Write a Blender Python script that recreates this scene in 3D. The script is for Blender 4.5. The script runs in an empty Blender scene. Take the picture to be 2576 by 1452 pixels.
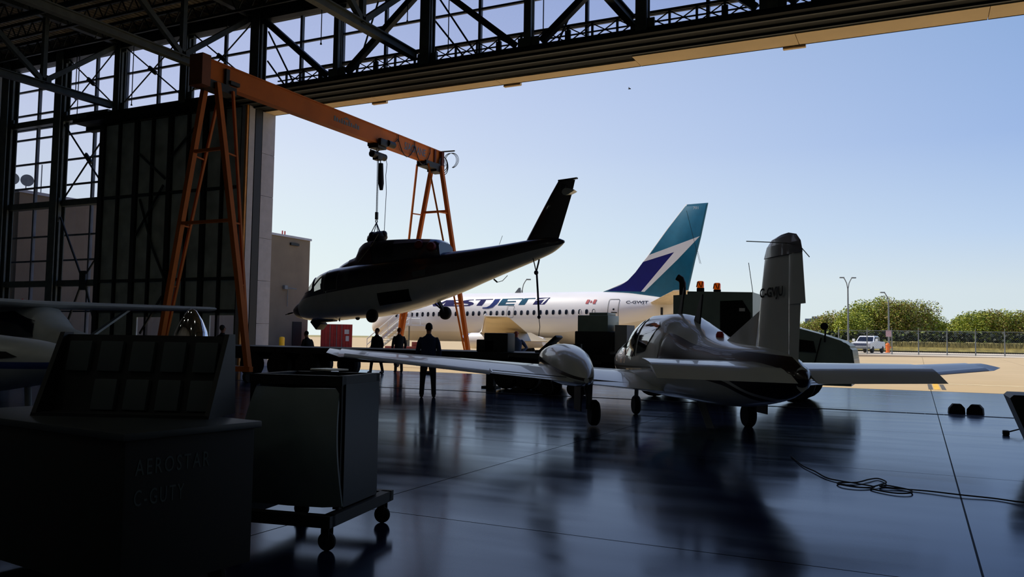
import bpy, bmesh, math, random
from mathutils import Vector, Matrix, Euler
random.seed(7)
PI = math.pi
C = bpy.context.scene.collection
SC = bpy.context.scene

def lin(c):
    def f(v):
        v = v / 255.0
        return v / 12.92 if v <= 0.04045 else ((v + 0.055) / 1.055) ** 2.4
    return (f(c[0]), f(c[1]), f(c[2]), 1.0)

# ---------------------------------------------------------------- camera
# building frame: +Y out through the hangar mouth, +X along the front, z up
FPX = 2078.25
def _cam():
    cx, cy = 1288, 726
    n = lambda a, b: Vector((a - cx, -(b - cy), -FPX)).normalized()
    x = -n(-2950, 783.0)
    y = n(2309, 864.5)
    z = x.cross(y).normalized()
    y = z.cross(x).normalized()
    return Matrix((x, y, z))          # camera axes -> world axes
CM = _cam()
cd = bpy.data.cameras.new('camera'); co = bpy.data.objects.new('camera', cd); C.objects.link(co)
co.matrix_world = Matrix.Translation((0, 0, 1.5)) @ CM.to_4x4()
cd.sensor_width = 36; cd.lens = FPX / 2576 * 36; cd.clip_end = 4000; cd.clip_start = 0.1
SC.camera = co

# ---------------------------------------------------------------- light
SC.view_settings.view_transform = 'Standard'
SC.view_settings.look = 'None'
SC.view_settings.exposure = 0.0
SC.view_settings.gamma = 1.0
SC.view_settings.use_curve_mapping = False
W = bpy.data.worlds.new('sky'); SC.world = W; W.use_nodes = True
nt = W.node_tree; nt.nodes.clear()
def N(t, k, **kw):
    n = t.nodes.new(k)
    for a, b in kw.items(): setattr(n, a, b)
    return n
def ramp(t, stops):
    r = N(t, 'ShaderNodeValToRGB'); e = r.color_ramp.elements
    while len(e) < len(stops): e.new(0.5)
    for i, (p, c) in enumerate(stops):
        e[i].position = p; e[i].color = c
    return r
tc = N(nt, 'ShaderNodeTexCoord'); sx = N(nt, 'ShaderNodeSeparateXYZ'); nt.links.new(tc.outputs['Generated'], sx.inputs[0])
rl = ramp(nt, [(0.0, lin((240, 251, 247))), (0.12, lin((240, 251, 248))), (0.20, lin((236, 244, 252))), (0.28, lin((224, 232, 252))), (0.36, lin((214, 222, 246))), (0.8, lin((110, 140, 210)))])
rr = ramp(nt, [(0.0, lin((214, 226, 228))), (0.06, lin((210, 224, 232))), (0.12, lin((186, 209, 238))), (0.22, lin((156, 184, 229))), (0.36, lin((138, 169, 216))), (0.8, lin((85, 120, 195)))])
nt.links.new(sx.outputs['Z'], rl.inputs[0]); nt.links.new(sx.outputs['Z'], rr.inputs[0])
mr = N(nt, 'ShaderNodeMapRange'); mr.inputs[1].default_value = -0.98; mr.inputs[2].default_value = 0.12
nt.links.new(sx.outputs['X'], mr.inputs[0])
mx = N(nt, 'ShaderNodeMix', data_type='RGBA')
nt.links.new(mr.outputs[0], mx.inputs[0]); nt.links.new(rl.outputs[0], mx.inputs[6]); nt.links.new(rr.outputs[0], mx.inputs[7])
bg = N(nt, 'ShaderNodeBackground'); bg.inputs[1].default_value = 1.0
nt.links.new(mx.outputs[2], bg.inputs[0])
wo = N(nt, 'ShaderNodeOutputWorld'); nt.links.new(bg.outputs[0], wo.inputs[0])

sd = bpy.data.lights.new('sun', 'SUN'); sd.energy = 4.2; sd.angle = 0.0093; sd.color = (1.0, 0.93, 0.80)
so = bpy.data.objects.new('sun', sd); C.objects.link(so)
SUN = Vector((-0.62, 0.02, 0.80))       # towards the sun
so.rotation_euler = SUN.to_track_quat('Z', 'Y').to_euler()

# ---------------------------------------------------------------- materials
MATS = {}
def mat(name, col, rough=0.6, metal=0.0, var=0.15, scale=3.0, bump=0.0, ior=1.45, coat=0.0, emit=None, es=0.0, alpha=1.0):
    if name in MATS: return MATS[name]
    m = bpy.data.materials.new(name); m.use_nodes = True; t = m.node_tree
    b = t.nodes['Principled BSDF']; c = lin(col)
    tc = N(t, 'ShaderNodeTexCoord'); nz = N(t, 'ShaderNodeTexNoise'); nz.inputs['Scale'].default_value = scale; nz.inputs['Detail'].default_value = 6
    t.links.new(tc.outputs['Object'], nz.inputs['Vector'])
    r = ramp(t, [(0.3, tuple(max(0, v * (1 - var)) for v in c[:3]) + (1,)), (0.7, tuple(min(1, v * (1 + var)) for v in c[:3]) + (1,))])
    t.links.new(nz.outputs['Fac'], r.inputs[0]); t.links.new(r.outputs[0], b.inputs['Base Color'])
    b.inputs['Roughness'].default_value = rough; b.inputs['Metallic'].default_value = metal; b.inputs['IOR'].default_value = ior
    b.inputs['Coat Weight'].default_value = coat
    if emit: b.inputs['Emission Color'].default_value = lin(emit); b.inputs['Emission Strength'].default_value = es
    if bump:
        bp = N(t, 'ShaderNodeBump'); bp.inputs['Strength'].default_value = bump; bp.inputs['Distance'].default_value = 0.05
        t.links.new(nz.outputs['Fac'], bp.inputs['Height']); t.links.new(bp.outputs[0], b.inputs['Normal'])
    MATS[name] = m
    return m
def glass(name, tint, dark=0.0, rough=0.02):
    if name in MATS: return MATS[name]
    m = bpy.data.materials.new(name); m.use_nodes = True; t = m.node_tree; t.nodes.clear()
    tr = N(t, 'ShaderNodeBsdfTransparent'); tr.inputs[0].default_value = lin(tint)
    gl = N(t, 'ShaderNodeBsdfGlossy'); gl.inputs['Roughness'].default_value = rough
    lw = N(t, 'ShaderNodeLayerWeight'); lw.inputs[0].default_value = 0.5; pw = N(t, 'ShaderNodeMath', operation='POWER'); t.links.new(lw.outputs['Facing'], pw.inputs[0]); pw.inputs[1].default_value = 5.0
    fr = N(t, 'ShaderNodeMath', operation='MULTIPLY_ADD'); t.links.new(pw.outputs[0], fr.inputs[0]); fr.inputs[1].default_value = 0.9; fr.inputs[2].default_value = 0.04
    ms = N(t, 'ShaderNodeMixShader'); o = N(t, 'ShaderNodeOutputMaterial')
    t.links.new(fr.outputs[0], ms.inputs[0]); t.links.new(tr.outputs[0], ms.inputs[1]); t.links.new(gl.outputs[0], ms.inputs[2]); t.links.new(ms.outputs[0], o.inputs[0])
    MATS[name] = m
    return m
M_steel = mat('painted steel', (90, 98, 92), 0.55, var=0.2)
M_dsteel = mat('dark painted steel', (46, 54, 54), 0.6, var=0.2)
M_alu = mat('grey window frame', (88, 96, 104), 0.5)
M_deck = mat('roof deck sheet', (168, 158, 132), 0.8, var=0.3, scale=0.8)
M_wall = mat('pale wall sheet', (176, 178, 172), 0.8)
M_door = mat('door cladding', (186, 196, 186), 0.75, var=0.25, scale=1.2)
M_beige = mat('beige cladding', (232, 206, 160), 0.7, var=0.08, scale=0.6)
M_pale = mat('pale grey cladding', (172, 172, 176), 0.7, var=0.08)
M_annex = mat('weathered concrete', (118, 104, 86), 0.85, var=0.14, scale=0.5, bump=0.2)
M_glass = glass('clear pane', (244, 245, 252))
M_orange = mat('orange paint', (188, 96, 2), 0.7, var=0.15, scale=1.0)
M_black = mat('black rubber', (12, 12, 13), 0.8)
M_dark = mat('near black paint', (16, 18, 19), 0.55)
M_chrome = mat('chrome', (225, 225, 230), 0.06, 1.0, var=0.02)
M_white = mat('white paint', (232, 232, 228), 0.35, var=0.04, coat=0.3)
M_white2 = mat('white gloss paint', (222, 224, 222), 0.3, var=0.05, coat=0.4)
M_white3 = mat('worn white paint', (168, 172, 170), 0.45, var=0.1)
M_navy = mat('navy paint', (14, 14, 40), 0.3, var=0.2, coat=0.4)
M_maroon = mat('maroon cover', (60, 18, 26), 0.7)
M_red = mat('red plastic', (190, 30, 24), 0.5)
M_yellow = mat('yellow paint', (235, 180, 20), 0.5)
M_grey = mat('mid grey', (112, 116, 116), 0.6)
M_winblack = mat('dark window', (20, 26, 38), 0.15)
M_rope = mat('blue grey rope', (88, 104, 130), 0.8)

# ---------------------------------------------------------------- mesh builder
class MB:
    def __init__(s): s.bm = bmesh.new(); s.mi = 0
    def _f(s, vs, sm=False):
        try: f = s.bm.faces.new(vs)
        except ValueError: return None
        f.material_index = s.mi; f.smooth = sm
        return f
    def box(s, c, d, rot=None, bev=0.0):
        x, y, z = d[0] / 2, d[1] / 2, d[2] / 2; c = Vector(c)
        P = [Vector(p) for p in ((-x, -y, -z), (x, -y, -z), (x, y, -z), (-x, y, -z), (-x, -y, z), (x, -y, z), (x, y, z), (-x, y, z))]
        if rot: P = [rot @ p for p in P]
        v = [s.bm.verts.new(c + p) for p in P]
        fs = [s._f([v[i] for i in q]) for q in ((0, 3, 2, 1), (4, 5, 6, 7), (0, 1, 5, 4), (1, 2, 6, 5), (2, 3, 7, 6), (3, 0, 4, 7))]
        if bev > 0:
            es = list({e for f in fs for e in f.edges})
            bmesh.ops.bevel(s.bm, geom=es, offset=bev, segments=2, affect='EDGES', profile=0.6)
        return s
    def span(s, a, b, bev=0.0):
        return s.box([(a[i] + b[i]) / 2 for i in range(3)], [abs(b[i] - a[i]) for i in range(3)], bev=bev)
    def frame(s, p, q, up=(0, 0, 1)):
        p, q = Vector(p), Vector(q); d = q - p; L = d.length; d.normalize()
        u = Vector(up)
        if abs(d.dot(u)) > 0.98: u = Vector((0, 1, 0)) if abs(d.y) < 0.9 else Vector((1, 0, 0))
        r = d.cross(u).normalized(); u = r.cross(d).normalized()
        return (p + q) / 2, L, Matrix((d, r, u)).transposed()
    def bar(s, p, q, w, h, up=(0, 0, 1), bev=0.0):
        c, L, R = s.frame(p, q, up)
        return s.box(c, (L, w, h), R, bev)
    def ibeam(s, p, q, w, h, tf=0.03, tw=0.02, up=(0, 0, 1)):
        c, L, R = s.frame(p, q, up)
        s.box(c, (L, tw, h - 2 * tf), R)
        s.box(c + R @ Vector((0, 0, h / 2 - tf / 2)), (L, w, tf), R)
        s.box(c + R @ Vector((0, 0, -h / 2 + tf / 2)), (L, w, tf), R)
        return s
    def cyl(s, p, q, r1, r2=None, seg=12, cap=True):
        r2 = r1 if r2 is None else r2
        c, L, R = s.frame(p, q); p, q = Vector(p), Vector(q)
        a, b = [], []
        for i in range(seg):
            t = 2 * PI * i / seg; o = R @ Vector((0, math.cos(t), math.sin(t)))
            a.append(s.bm.verts.new(p + o * r1)); b.append(s.bm.verts.new(q + o * r2))
        for i in range(seg):
            j = (i + 1) % seg; s._f([a[i], a[j], b[j], b[i]], True)
        if cap: s._f(a[::-1]); s._f(b)
        return s
    def tube(s, pts, r, seg=8):
        pts = [Vector(p) for p in pts]; rings = []; n = len(pts); u = Vector((0, 0, 1))
        for i, p in enumerate(pts):
            d = (pts[min(i + 1, n - 1)] - pts[max(i - 1, 0)]).normalized()
            if i == 0 and abs(d.dot(u)) > 0.95: u = Vector((0, 1, 0)) if abs(d.y) < .9 else Vector((1, 0, 0))
            rt = d.cross(u)
            if rt.length < 1e-4: rt = d.cross(Vector((1, 0, 0)))
            rt.normalize(); u = rt.cross(d).normalized()
            rr_ = r[i] if isinstance(r, (list, tuple)) else r
            rings.append([s.bm.verts.new(p + (rt * math.cos(2 * PI * k / seg) + u * math.sin(2 * PI * k / seg)) * rr_) for k in range(seg)])
        for a, b in zip(rings, rings[1:]):
            for k in range(seg):
                j = (k + 1) % seg; s._f([a[k], a[j], b[j], b[k]], True)
        s._f(rings[0][::-1]); s._f(rings[-1])
        return s
    def lathe(s, c, prof, axis=(0, 0, 1), seg=24):
        c = Vector(c); a = Vector(axis).normalized()
        h_ = Vector((1, 0, 0)) if abs(a.x) < .9 else Vector((0, 1, 0))
        u = a.cross(h_).normalized(); v = a.cross(u).normalized(); rings = []
        for r, z in prof:
            if r < 1e-5: rings.append([s.bm.verts.new(c + a * z)])
            else: rings.append([s.bm.verts.new(c + a * z + (u * math.cos(2 * PI * k / seg) + v * math.sin(2 * PI * k / seg)) * r) for k in range(seg)])
        for A, B in zip(rings, rings[1:]):
            for k in range(seg):
                j = (k + 1) % seg
                if len(A) == 1 and len(B) == 1: continue
                if len(A) == 1: s._f([A[0], B[j], B[k]], True)
                elif len(B) == 1: s._f([A[k], A[j], B[0]], True)
                else: s._f([A[k], A[j], B[j], B[k]], True)
        if len(rings[0]) > 1: s._f(rings[0][::-1])
        if len(rings[-1]) > 1: s._f(rings[-1])
        return s
    def ball(s, c, r, sc=(1, 1, 1), seg=16):
        pr = [(math.sin(PI * i / 10) * r, -math.cos(PI * i / 10) * r) for i in range(11)]
        pr[0] = (0, -r); pr[-1] = (0, r); old = set(s.bm.verts)
        s.lathe((0, 0, 0), pr, seg=seg)
        for v in [v for v in s.bm.verts if v not in old]: v.co = Vector((v.co.x * sc[0], v.co.y * sc[1], v.co.z * sc[2])) + Vector(c)
        return s
    def rings(s, rings, closed=True, sm=True, cap=True):
        R = [[s.bm.verts.new(p) for p in r] for r in rings]
        for a, b in zip(R, R[1:]):
            n = len(a)
            for k in range(n if closed else n - 1):
                j = (k + 1) % n; s._f([a[k], a[j], b[j], b[k]], sm)
        if cap: s._f(R[0][::-1]); s._f(R[-1])
        return s
    def prism(s, poly, t0, t1, ax='y'):
        def P(a, b, t):
            return {'y': (a, t, b), 'x': (t, a, b), 'z': (a, b, t)}[ax]
        A = [s.bm.verts.new(P(a, b, t0)) for a, b in poly]; B = [s.bm.verts.new(P(a, b, t1)) for a, b in poly]
        s._f(A[::-1]); s._f(B); n = len(A)
        for k in range(n): s._f([A[k], A[(k + 1) % n], B[(k + 1) % n], B[k]])
        return s
    def torus(s, c, R, r, axis='x', seg=24, rs=8, a0=0, a1=2 * PI):
        pts = []; c = Vector(c); full = abs(a1 - a0 - 2 * PI) < 1e-6
        for i in range(seg + 1):
            t = a0 + (a1 - a0) * i / seg; o = (math.cos(t) * R, math.sin(t) * R)
            pts.append(c + Vector({'x': (0, o[0], o[1]), 'y': (o[0], 0, o[1]), 'z': (o[0], o[1], 0)}[axis]))
        return s.tube(pts, r, rs)
    def build(s, name, mats, parent=None, loc=None, ang=35):
        bmesh.ops.recalc_face_normals(s.bm, faces=s.bm.faces[:])
        me = bpy.data.meshes.new(name); s.bm.to_mesh(me); s.bm.free()
        for m in (mats if isinstance(mats, (list, tuple)) else [mats]): me.materials.append(m)
        me.polygons.foreach_set('use_smooth', [True] * len(me.polygons)); me.set_sharp_from_angle(angle=math.radians(ang))
        o = bpy.data.objects.new(name, me); C.objects.link(o)
        if parent: o.parent = parent
        if loc: o.location = loc
        return o

def tag(o, label=None, cat=None, group=None, kind=None):
    if label: o['label'] = label
    if cat: o['category'] = cat
    if group: o['group'] = group
    if kind: o['kind'] = kind
    return o
def empty(name, loc=(0, 0, 0), rz=0.0, label=None, cat=None, group=None):
    o = bpy.data.objects.new(name, None); C.objects.link(o); o.location = loc; o.rotation_euler = (0, 0, rz)
    o.empty_display_size = 0.2
    return tag(o, label, cat, group)
def struct(mb, name, m, label=None, parent=None):
    o = mb.build(name, m, parent)
    if not parent: o['kind'] = 'structure'
    if label: o['label'] = label
    return o
def copy_tree(o, parent=None):
    c = o.copy(); C.objects.link(c); c.parent = parent
    for ch in list(o.children): copy_tree(ch, c)
    return c

# banded fuselage: stations (x, zbottom, ztop, zwidest, halfwidth, exponent)
def herm(xs, ys, x):
    if x <= xs[0]: return ys[0]
    if x >= xs[-1]: return ys[-1]
    i = max(k for k in range(len(xs) - 1) if xs[k] <= x)
    hh = xs[i + 1] - xs[i]; t = (x - xs[i]) / hh
    def sl(k):
        if k <= 0 or k >= len(xs) - 1:
            return (ys[1] - ys[0]) / (xs[1] - xs[0]) if k <= 0 else (ys[-1] - ys[-2]) / (xs[-1] - xs[-2])
        a = (ys[k] - ys[k - 1]) / (xs[k] - xs[k - 1]); b = (ys[k + 1] - ys[k]) / (xs[k + 1] - xs[k])
        return 0 if a * b <= 0 else 2 * a * b / (a + b)
    m0, m1 = sl(i) * hh, sl(i + 1) * hh
    return ((2 * t**3 - 3 * t**2 + 1) * ys[i] + (t**3 - 2 * t**2 + t) * m0 + (-2 * t**3 + 3 * t**2) * ys[i + 1] + (t**3 - t**2) * m1)
def inside(x, y, P):
    c = False; j = len(P) - 1
    for i in range(len(P)):
        if (P[i][1] > y) != (P[j][1] > y) and x < (P[j][0] - P[i][0]) * (y - P[i][1]) / (P[j][1] - P[i][1]) + P[i][0]: c = not c
        j = i
    return c
class Fus:
    def __init__(s, st):
        st = sorted(st); s.xs = [a[0] for a in st]; s.c = [[a[k] for a in st] for k in range(1, 6)]
    def at(s, x): return [herm(s.xs, c, x) for c in s.c]
    def hw(s, x, z):
        zb, zt, zw, w, n = s.at(x)
        t = (z - zw) / ((zt - zw) if z > zw else (zw - zb))
        t = min(1.0, abs(t)); return w * max(0.0, 1 - t ** n) ** (1 / n)
    def loft(s, mb, x0, x1, step=0.15, bands=(), mats=(0,), K=6, holes=(), cap=(1, 1)):
        """bands: list of functions x->z, from the top downward; mats: material index of each band"""
        xs = [x0]; n = max(2, int((x1 - x0) / step)); xs = [x0 + (x1 - x0) * i / n for i in range(n + 1)]
        rows = []
        for x in xs:
            zb, zt, zw, w, e = s.at(x); cuts = [zt] + [min(zt - 1e-3 * (i + 1), max(zb + 1e-3 * (len(bands) - i), f(x))) for i, f in enumerate(bands)] + [zb]
            def ang(z):
                t = max(-1, min(1, (z - zw) / ((zt - zw) if z > zw else (zw - zb)) if zt > zb + 1e-6 else 0))
                return math.copysign(math.asin(min(1, abs(t) ** (e / 2))), t)
            def pt(a):
                t = math.copysign(abs(math.sin(a)) ** (2 / e), a)
                z = zw + t * ((zt - zw) if t > 0 else (zw - zb)); y = w * abs(math.cos(a)) ** (2 / e)
                return y, z
            row = []
            for i in range(len(cuts) - 1):
                a0, a1 = ang(cuts[i]), ang(cuts[i + 1])
                for k in range(K): row.append(pt(a0 + (a1 - a0) * k / K))
            row.append((0.0, zb)); row[0] = (0.0, zt)
            rows.append((x, row))
        bm = mb.bm; nb = len(cuts) - 1; grid = []
        for x, row in rows:
            L = [bm.verts.new((x, y, z)) for y, z in row]
            Rr = [L[0]] + [bm.verts.new((x, -y, z)) for y, z in row[1:-1]] + [L[-1]]
            grid.append((L, Rr))
        for (L0, R0), (L1, R1) in zip(grid, grid[1:]):
            for k in range(len(L0) - 1):
                mb.mi = mats[min(k // K, nb - 1)]
                if holes and any(inside((L0[k].co.x + L1[k].co.x) / 2, (L0[k].co.z + L0[k + 1].co.z + L1[k].co.z + L1[k + 1].co.z) / 4, h_) for h_ in holes): continue
                mb._f([L0[k], L0[k + 1], L1[k + 1], L1[k]], True); mb._f([R0[k + 1], R0[k], R1[k], R1[k + 1]], True)
        for (L, Rr), m, c_ in ((grid[0], mats[-1], cap[0]), (grid[-1], mats[0], cap[1])):
            if not c_: continue
            mb.mi = m; mb._f(L + Rr[-2:0:-1])
        mb.mi = 0
        return mb
    def skin(s, mb, poly, side=1, off=0.01, nx=0.25, nz=0.08, thick=0.0):
        """a flat outline in (x, z) laid on the fuselage skin"""
        b2 = bmesh.new(); f = b2.faces.new([b2.verts.new((a, 0, b)) for a, b in poly])
        s.skin_bm(mb, b2, side, off, nx, nz)
    def skin_bm(s, mb, b2, side, off, nx, nz):
        X = [v.co.x for v in b2.verts]; Z = [v.co.z for v in b2.verts]
        for lo, hi, st, ax in ((min(Z), max(Z), nz, Vector((0, 0, 1))), (min(X), max(X), nx, Vector((1, 0, 0)))):
            k = max(1, int(math.ceil((hi - lo) / st)))
            for i in range(1, k):
                c = lo + (hi - lo) * i / k
                bmesh.ops.bisect_plane(b2, geom=b2.verts[:] + b2.edges[:] + b2.faces[:], plane_co=ax * c, plane_no=ax, dist=1e-5)
        mp = {v: mb.bm.verts.new((v.co.x, side * (s.hw(v.co.x, v.co.z) + off), v.co.z)) for v in b2.verts}
        for f in b2.faces: mb._f([mp[v] for v in f.verts], True)
        b2.free()

def text_bm(txt, w=None, h=1.0, shear=0.0, bold=0.0, sp=1.0):
    """outline of a piece of writing in the x-z plane, scaled to height h and width w"""
    cu = bpy.data.curves.new('t', 'FONT'); cu.body = txt; cu.shear = shear; cu.offset = bold; cu.space_character = sp; cu.resolution_u = 3
    o = bpy.data.objects.new('t', cu); C.objects.link(o)
    dg = bpy.context.evaluated_depsgraph_get(); me = bpy.data.meshes.new_from_object(o.evaluated_get(dg))
    b = bmesh.new(); b.from_mesh(me); bpy.data.objects.remove(o); bpy.data.curves.remove(cu); bpy.data.meshes.remove(me)
    X = [v.co.x for v in b.verts]; Y = [v.co.y for v in b.verts]
    x0, y0 = min(X), min(Y); kh = h / (max(Y) - y0); kw = (w / (max(X) - x0)) if w else kh
    for v in b.verts: v.co = Vector(((v.co.x - x0) * kw, 0, (v.co.y - y0) * kh))
    return b
def flat_text(mb, b, fn):
    mp = {v: mb.bm.verts.new(fn(v.co.x, v.co.z)) for v in b.verts}
    for f in b.faces: mb._f([mp[v] for v in f.verts])
    b.free()
def cam2b(x, d): return (0.8976 * x - 0.4408 * d, 0.4408 * x + 0.8976 * d)
# ================================================================ SETTING
# floor with saw-cut joints on a 4.8 m grid
def floor_mat(name, col, rough, jx=0.36, jy=5.96, s=4.82, joints=True, vsc=0.35, spec=0.5, var=0.35):
    m = bpy.data.materials.new(name); m.use_nodes = True; t = m.node_tree; b = t.nodes['Principled BSDF']; c = lin(col)
    tc = N(t, 'ShaderNodeTexCoord')
    nz = N(t, 'ShaderNodeTexNoise'); nz.inputs['Scale'].default_value = vsc; nz.inputs['Detail'].default_value = 8; nz.inputs['Roughness'].default_value = 0.6
    t.links.new(tc.outputs['Object'], nz.inputs['Vector'])
    r = ramp(t, [(0.3, tuple(v * (1 - var) for v in c[:3]) + (1,)), (0.7, tuple(min(1, v * (1 + var)) for v in c[:3]) + (1,))])
    t.links.new(nz.outputs['Fac'], r.inputs[0])
    n2 = N(t, 'ShaderNodeTexNoise'); n2.inputs['Scale'].default_value = 1.1; n2.inputs['Detail'].default_value = 5
    mp = N(t, 'ShaderNodeMapping'); mp.inputs['Scale'].default_value = (0.5, 2.2, 1.0); t.links.new(tc.outputs['Object'], mp.inputs[0]); t.links.new(mp.outputs[0], n2.inputs['Vector'])
    r2 = N(t, 'ShaderNodeMapRange'); r2.inputs[1].default_value = 0.3; r2.inputs[2].default_value = 0.7; r2.inputs[3].default_value = rough * 0.75; r2.inputs[4].default_value = rough * 1.3
    t.links.new(n2.outputs['Fac'], r2.inputs[0]); t.links.new(r2.outputs[0], b.inputs['Roughness'])
    src = r.outputs[0]
    if joints:
        sp = N(t, 'ShaderNodeSeparateXYZ'); t.links.new(tc.outputs['Object'], sp.inputs[0]); outs = []
        for ax, o in (('X', jx), ('Y', jy)):
            a = N(t, 'ShaderNodeMath', operation='SUBTRACT'); t.links.new(sp.outputs[ax], a.inputs[0]); a.inputs[1].default_value = o
            pp = N(t, 'ShaderNodeMath', operation='PINGPONG'); t.links.new(a.outputs[0], pp.inputs[0]); pp.inputs[1].default_value = s / 2
            ls = N(t, 'ShaderNodeMath', operation='LESS_THAN'); t.links.new(pp.outputs[0], ls.inputs[0]); ls.inputs[1].default_value = 0.008; outs.append(ls)
        mxx = N(t, 'ShaderNodeMath', operation='MAXIMUM'); t.links.new(outs[0].outputs[0], mxx.inputs[0]); t.links.new(outs[1].outputs[0], mxx.inputs[1])
        mc = N(t, 'ShaderNodeMix', data_type='RGBA'); t.links.new(mxx.outputs[0], mc.inputs[0]); t.links.new(src, mc.inputs[6]); mc.inputs[7].default_value = (0.004, 0.004, 0.004, 1)
        src = mc.outputs[2]
        sl = N(t, 'ShaderNodeMath', operation='MULTIPLY_ADD'); t.links.new(mxx.outputs[0], sl.inputs[0]); sl.inputs[1].default_value = -spec; sl.inputs[2].default_value = spec
        t.links.new(sl.outputs[0], b.inputs['Specular IOR Level'])
    else: b.inputs['Specular IOR Level'].default_value = spec
    t.links.new(src, b.inputs['Base Color'])
    if joints and rough < .5:      # blue-tinted clear sealer over the concrete
        b.inputs['Specular IOR Level'].default_value = 0.0
        for l in list(b.inputs['Specular IOR Level'].links): t.links.remove(l)
        gl = N(t, 'ShaderNodeBsdfGlossy'); gl.inputs[0].default_value = (.55, .63, .76, 1); t.links.new(r2.outputs[0], gl.inputs['Roughness'])
        fr = N(t, 'ShaderNodeFresnel'); fr.inputs[0].default_value = 1.42
        inv = N(t, 'ShaderNodeMath', operation='MULTIPLY_ADD'); t.links.new(mxx.outputs[0], inv.inputs[0]); inv.inputs[1].default_value = -.9; inv.inputs[2].default_value = 1.0
        fm = N(t, 'ShaderNodeMath', operation='MULTIPLY'); t.links.new(fr.outputs[0], fm.inputs[0]); t.links.new(inv.outputs[0], fm.inputs[1])
        ms = N(t, 'ShaderNodeMixShader'); o = t.nodes['Material Output']
        t.links.new(fm.outputs[0], ms.inputs[0]); t.links.new(b.outputs[0], ms.inputs[1]); t.links.new(gl.outputs[0], ms.inputs[2]); t.links.new(ms.outputs[0], o.inputs[0])
    return m
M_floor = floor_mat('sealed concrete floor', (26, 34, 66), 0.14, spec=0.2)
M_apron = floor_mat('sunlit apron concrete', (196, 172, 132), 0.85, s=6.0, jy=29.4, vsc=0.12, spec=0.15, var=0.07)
XL, XR, YB, YF, ZC = -46.6, 30.0, -14.0, 29.4, 17.0
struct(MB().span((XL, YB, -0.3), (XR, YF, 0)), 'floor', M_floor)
# apron: flat, then rising very slightly beyond on the right
def gz(x, y):
    a = max(0, min(1, (y - 45) / 40)); b = max(0, min(1, (x + 10) / 20)); return 0.3 * a * a * (3 - 2 * a) * b
mb = MB(); xs = [-160, -90, -47] + [-40 + 5 * i for i in range(17)] + [60, 90, 140, 200]; ys = [29.4, 36, 45, 50, 55, 60, 65, 70, 75, 80, 85, 92]
g = [[mb.bm.verts.new((x, y, gz(x, y) - 0.002)) for x in xs] for y in ys]
for j in range(len(ys) - 1):
    for i in range(len(xs) - 1): mb._f([g[j][i], g[j][i + 1], g[j + 1][i + 1], g[j + 1][i]], True)
struct(mb, 'apron_ground', M_apron)
M_field = mat('dry grass field', (150, 138, 84), 0.95, var=0.25, scale=0.2)
M_road = mat('perimeter road', (206, 192, 168), 0.9, var=0.06, scale=0.3)
mb = MB(); mb.span((-300, 92, -0.6), (-10, 128, -0.02)); mb.span((-300, 128, -.6), (-60, 420, -.02)); struct(mb, 'far_apron_ground', M_apron)
mb = MB(); mb.span((-10, 92, -0.6), (900, 128, -0.02)); mb.span((-900, 420, -.6), (-60, 1500, -.02)); mb.span((-900, 92, -.6), (-300, 420, -.02)); mb.span((-60, 128, -0.6), (900, 1500, 0.3)); struct(mb, 'field_ground', M_field)
mb = MB(); mb.span((-1500, 29.4, -0.7), (-160, 92, -0.1)); mb.span((200, 29.4, -0.7), (1500, 92, -0.1)); mb.span((-1500, -900, -0.7), (1500, -14, -0.2)); struct(mb, 'surrounding_ground', M_field)
mb = MB(); mb.span((-10, 92, 0.0), (260, 128, 0.3)); struct(mb, 'perimeter_road', M_road)
M_paint = mat('worn yellow line paint', (236, 186, 70), 0.8, var=0.2); M_tar = mat('dark line border', (92, 90, 84), 0.9)
mb = MB(); mb.span((0.30, 30.6, 0.0), (0.43, 34.5, 0.004)); mb.span((0.69, 30.6, 0.0), (0.82, 34.5, 0.004)); mb.mi = 1; mb.span((0.47, 30.6, 0.0), (0.65, 35.5, 0.005))
o = struct(mb, 'taxi_line_marking', [M_tar, M_paint], 'yellow taxi line with dark borders on the apron')
mb = MB(); mb.span((-3, 35.0, 0), (60, 35.3, 0.004)); struct(mb, 'apron_joint_line', mat('pale joint filler', (238, 220, 176), 0.8))
# trench drain across the floor
mb = MB()
for i in range(150): mb.span((-24 + i * 0.36, 19.85, 0.0), (-24 + i * 0.36 + 0.355, 19.97, 0.006))
struct(mb, 'trench_drain', M_black)
# shell of the hangar
struct(MB().span((XL, YB - 0.3, 0), (XR, YB, ZC)), 'wall_back', M_wall)
struct(MB().span((XL - 0.3, YB, 0), (XL, YF, ZC)), 'wall_left', M_wall)
struct(MB().span((XR, YB, 0), (XR + 0.3, YF, ZC)), 'wall_right', M_wall)
mb = MB(); mb.span((XL - 0.3, YB - 0.3, ZC), (XR + 0.3, YF + 0.6, ZC + 0.25))
for i in range(250):
    x = XL + 0.2 + i * 0.305
    if x < XR - 0.2: mb.span((x, YB, ZC - 0.06), (x + 0.14, YF, ZC))
struct(mb, 'ceiling', M_deck)
mb = MB(); mb.span((XL, 28.9, 16.35), (XR, 29.7, ZC)); struct(mb, 'wall_front', M_dsteel)
COLX = [-45.7, -41.2, -36.75, -32.0, -27.4, -22.8, -18.15, -13.5, -8.9, -4.3, 0.3, 4.9, 9.5, 14.1, 18.7, 23.3]
TRX = [-36.9, -27.8, -18.5, -9.2, 0.0, 9.2, 18.4, 27.6]
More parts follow.
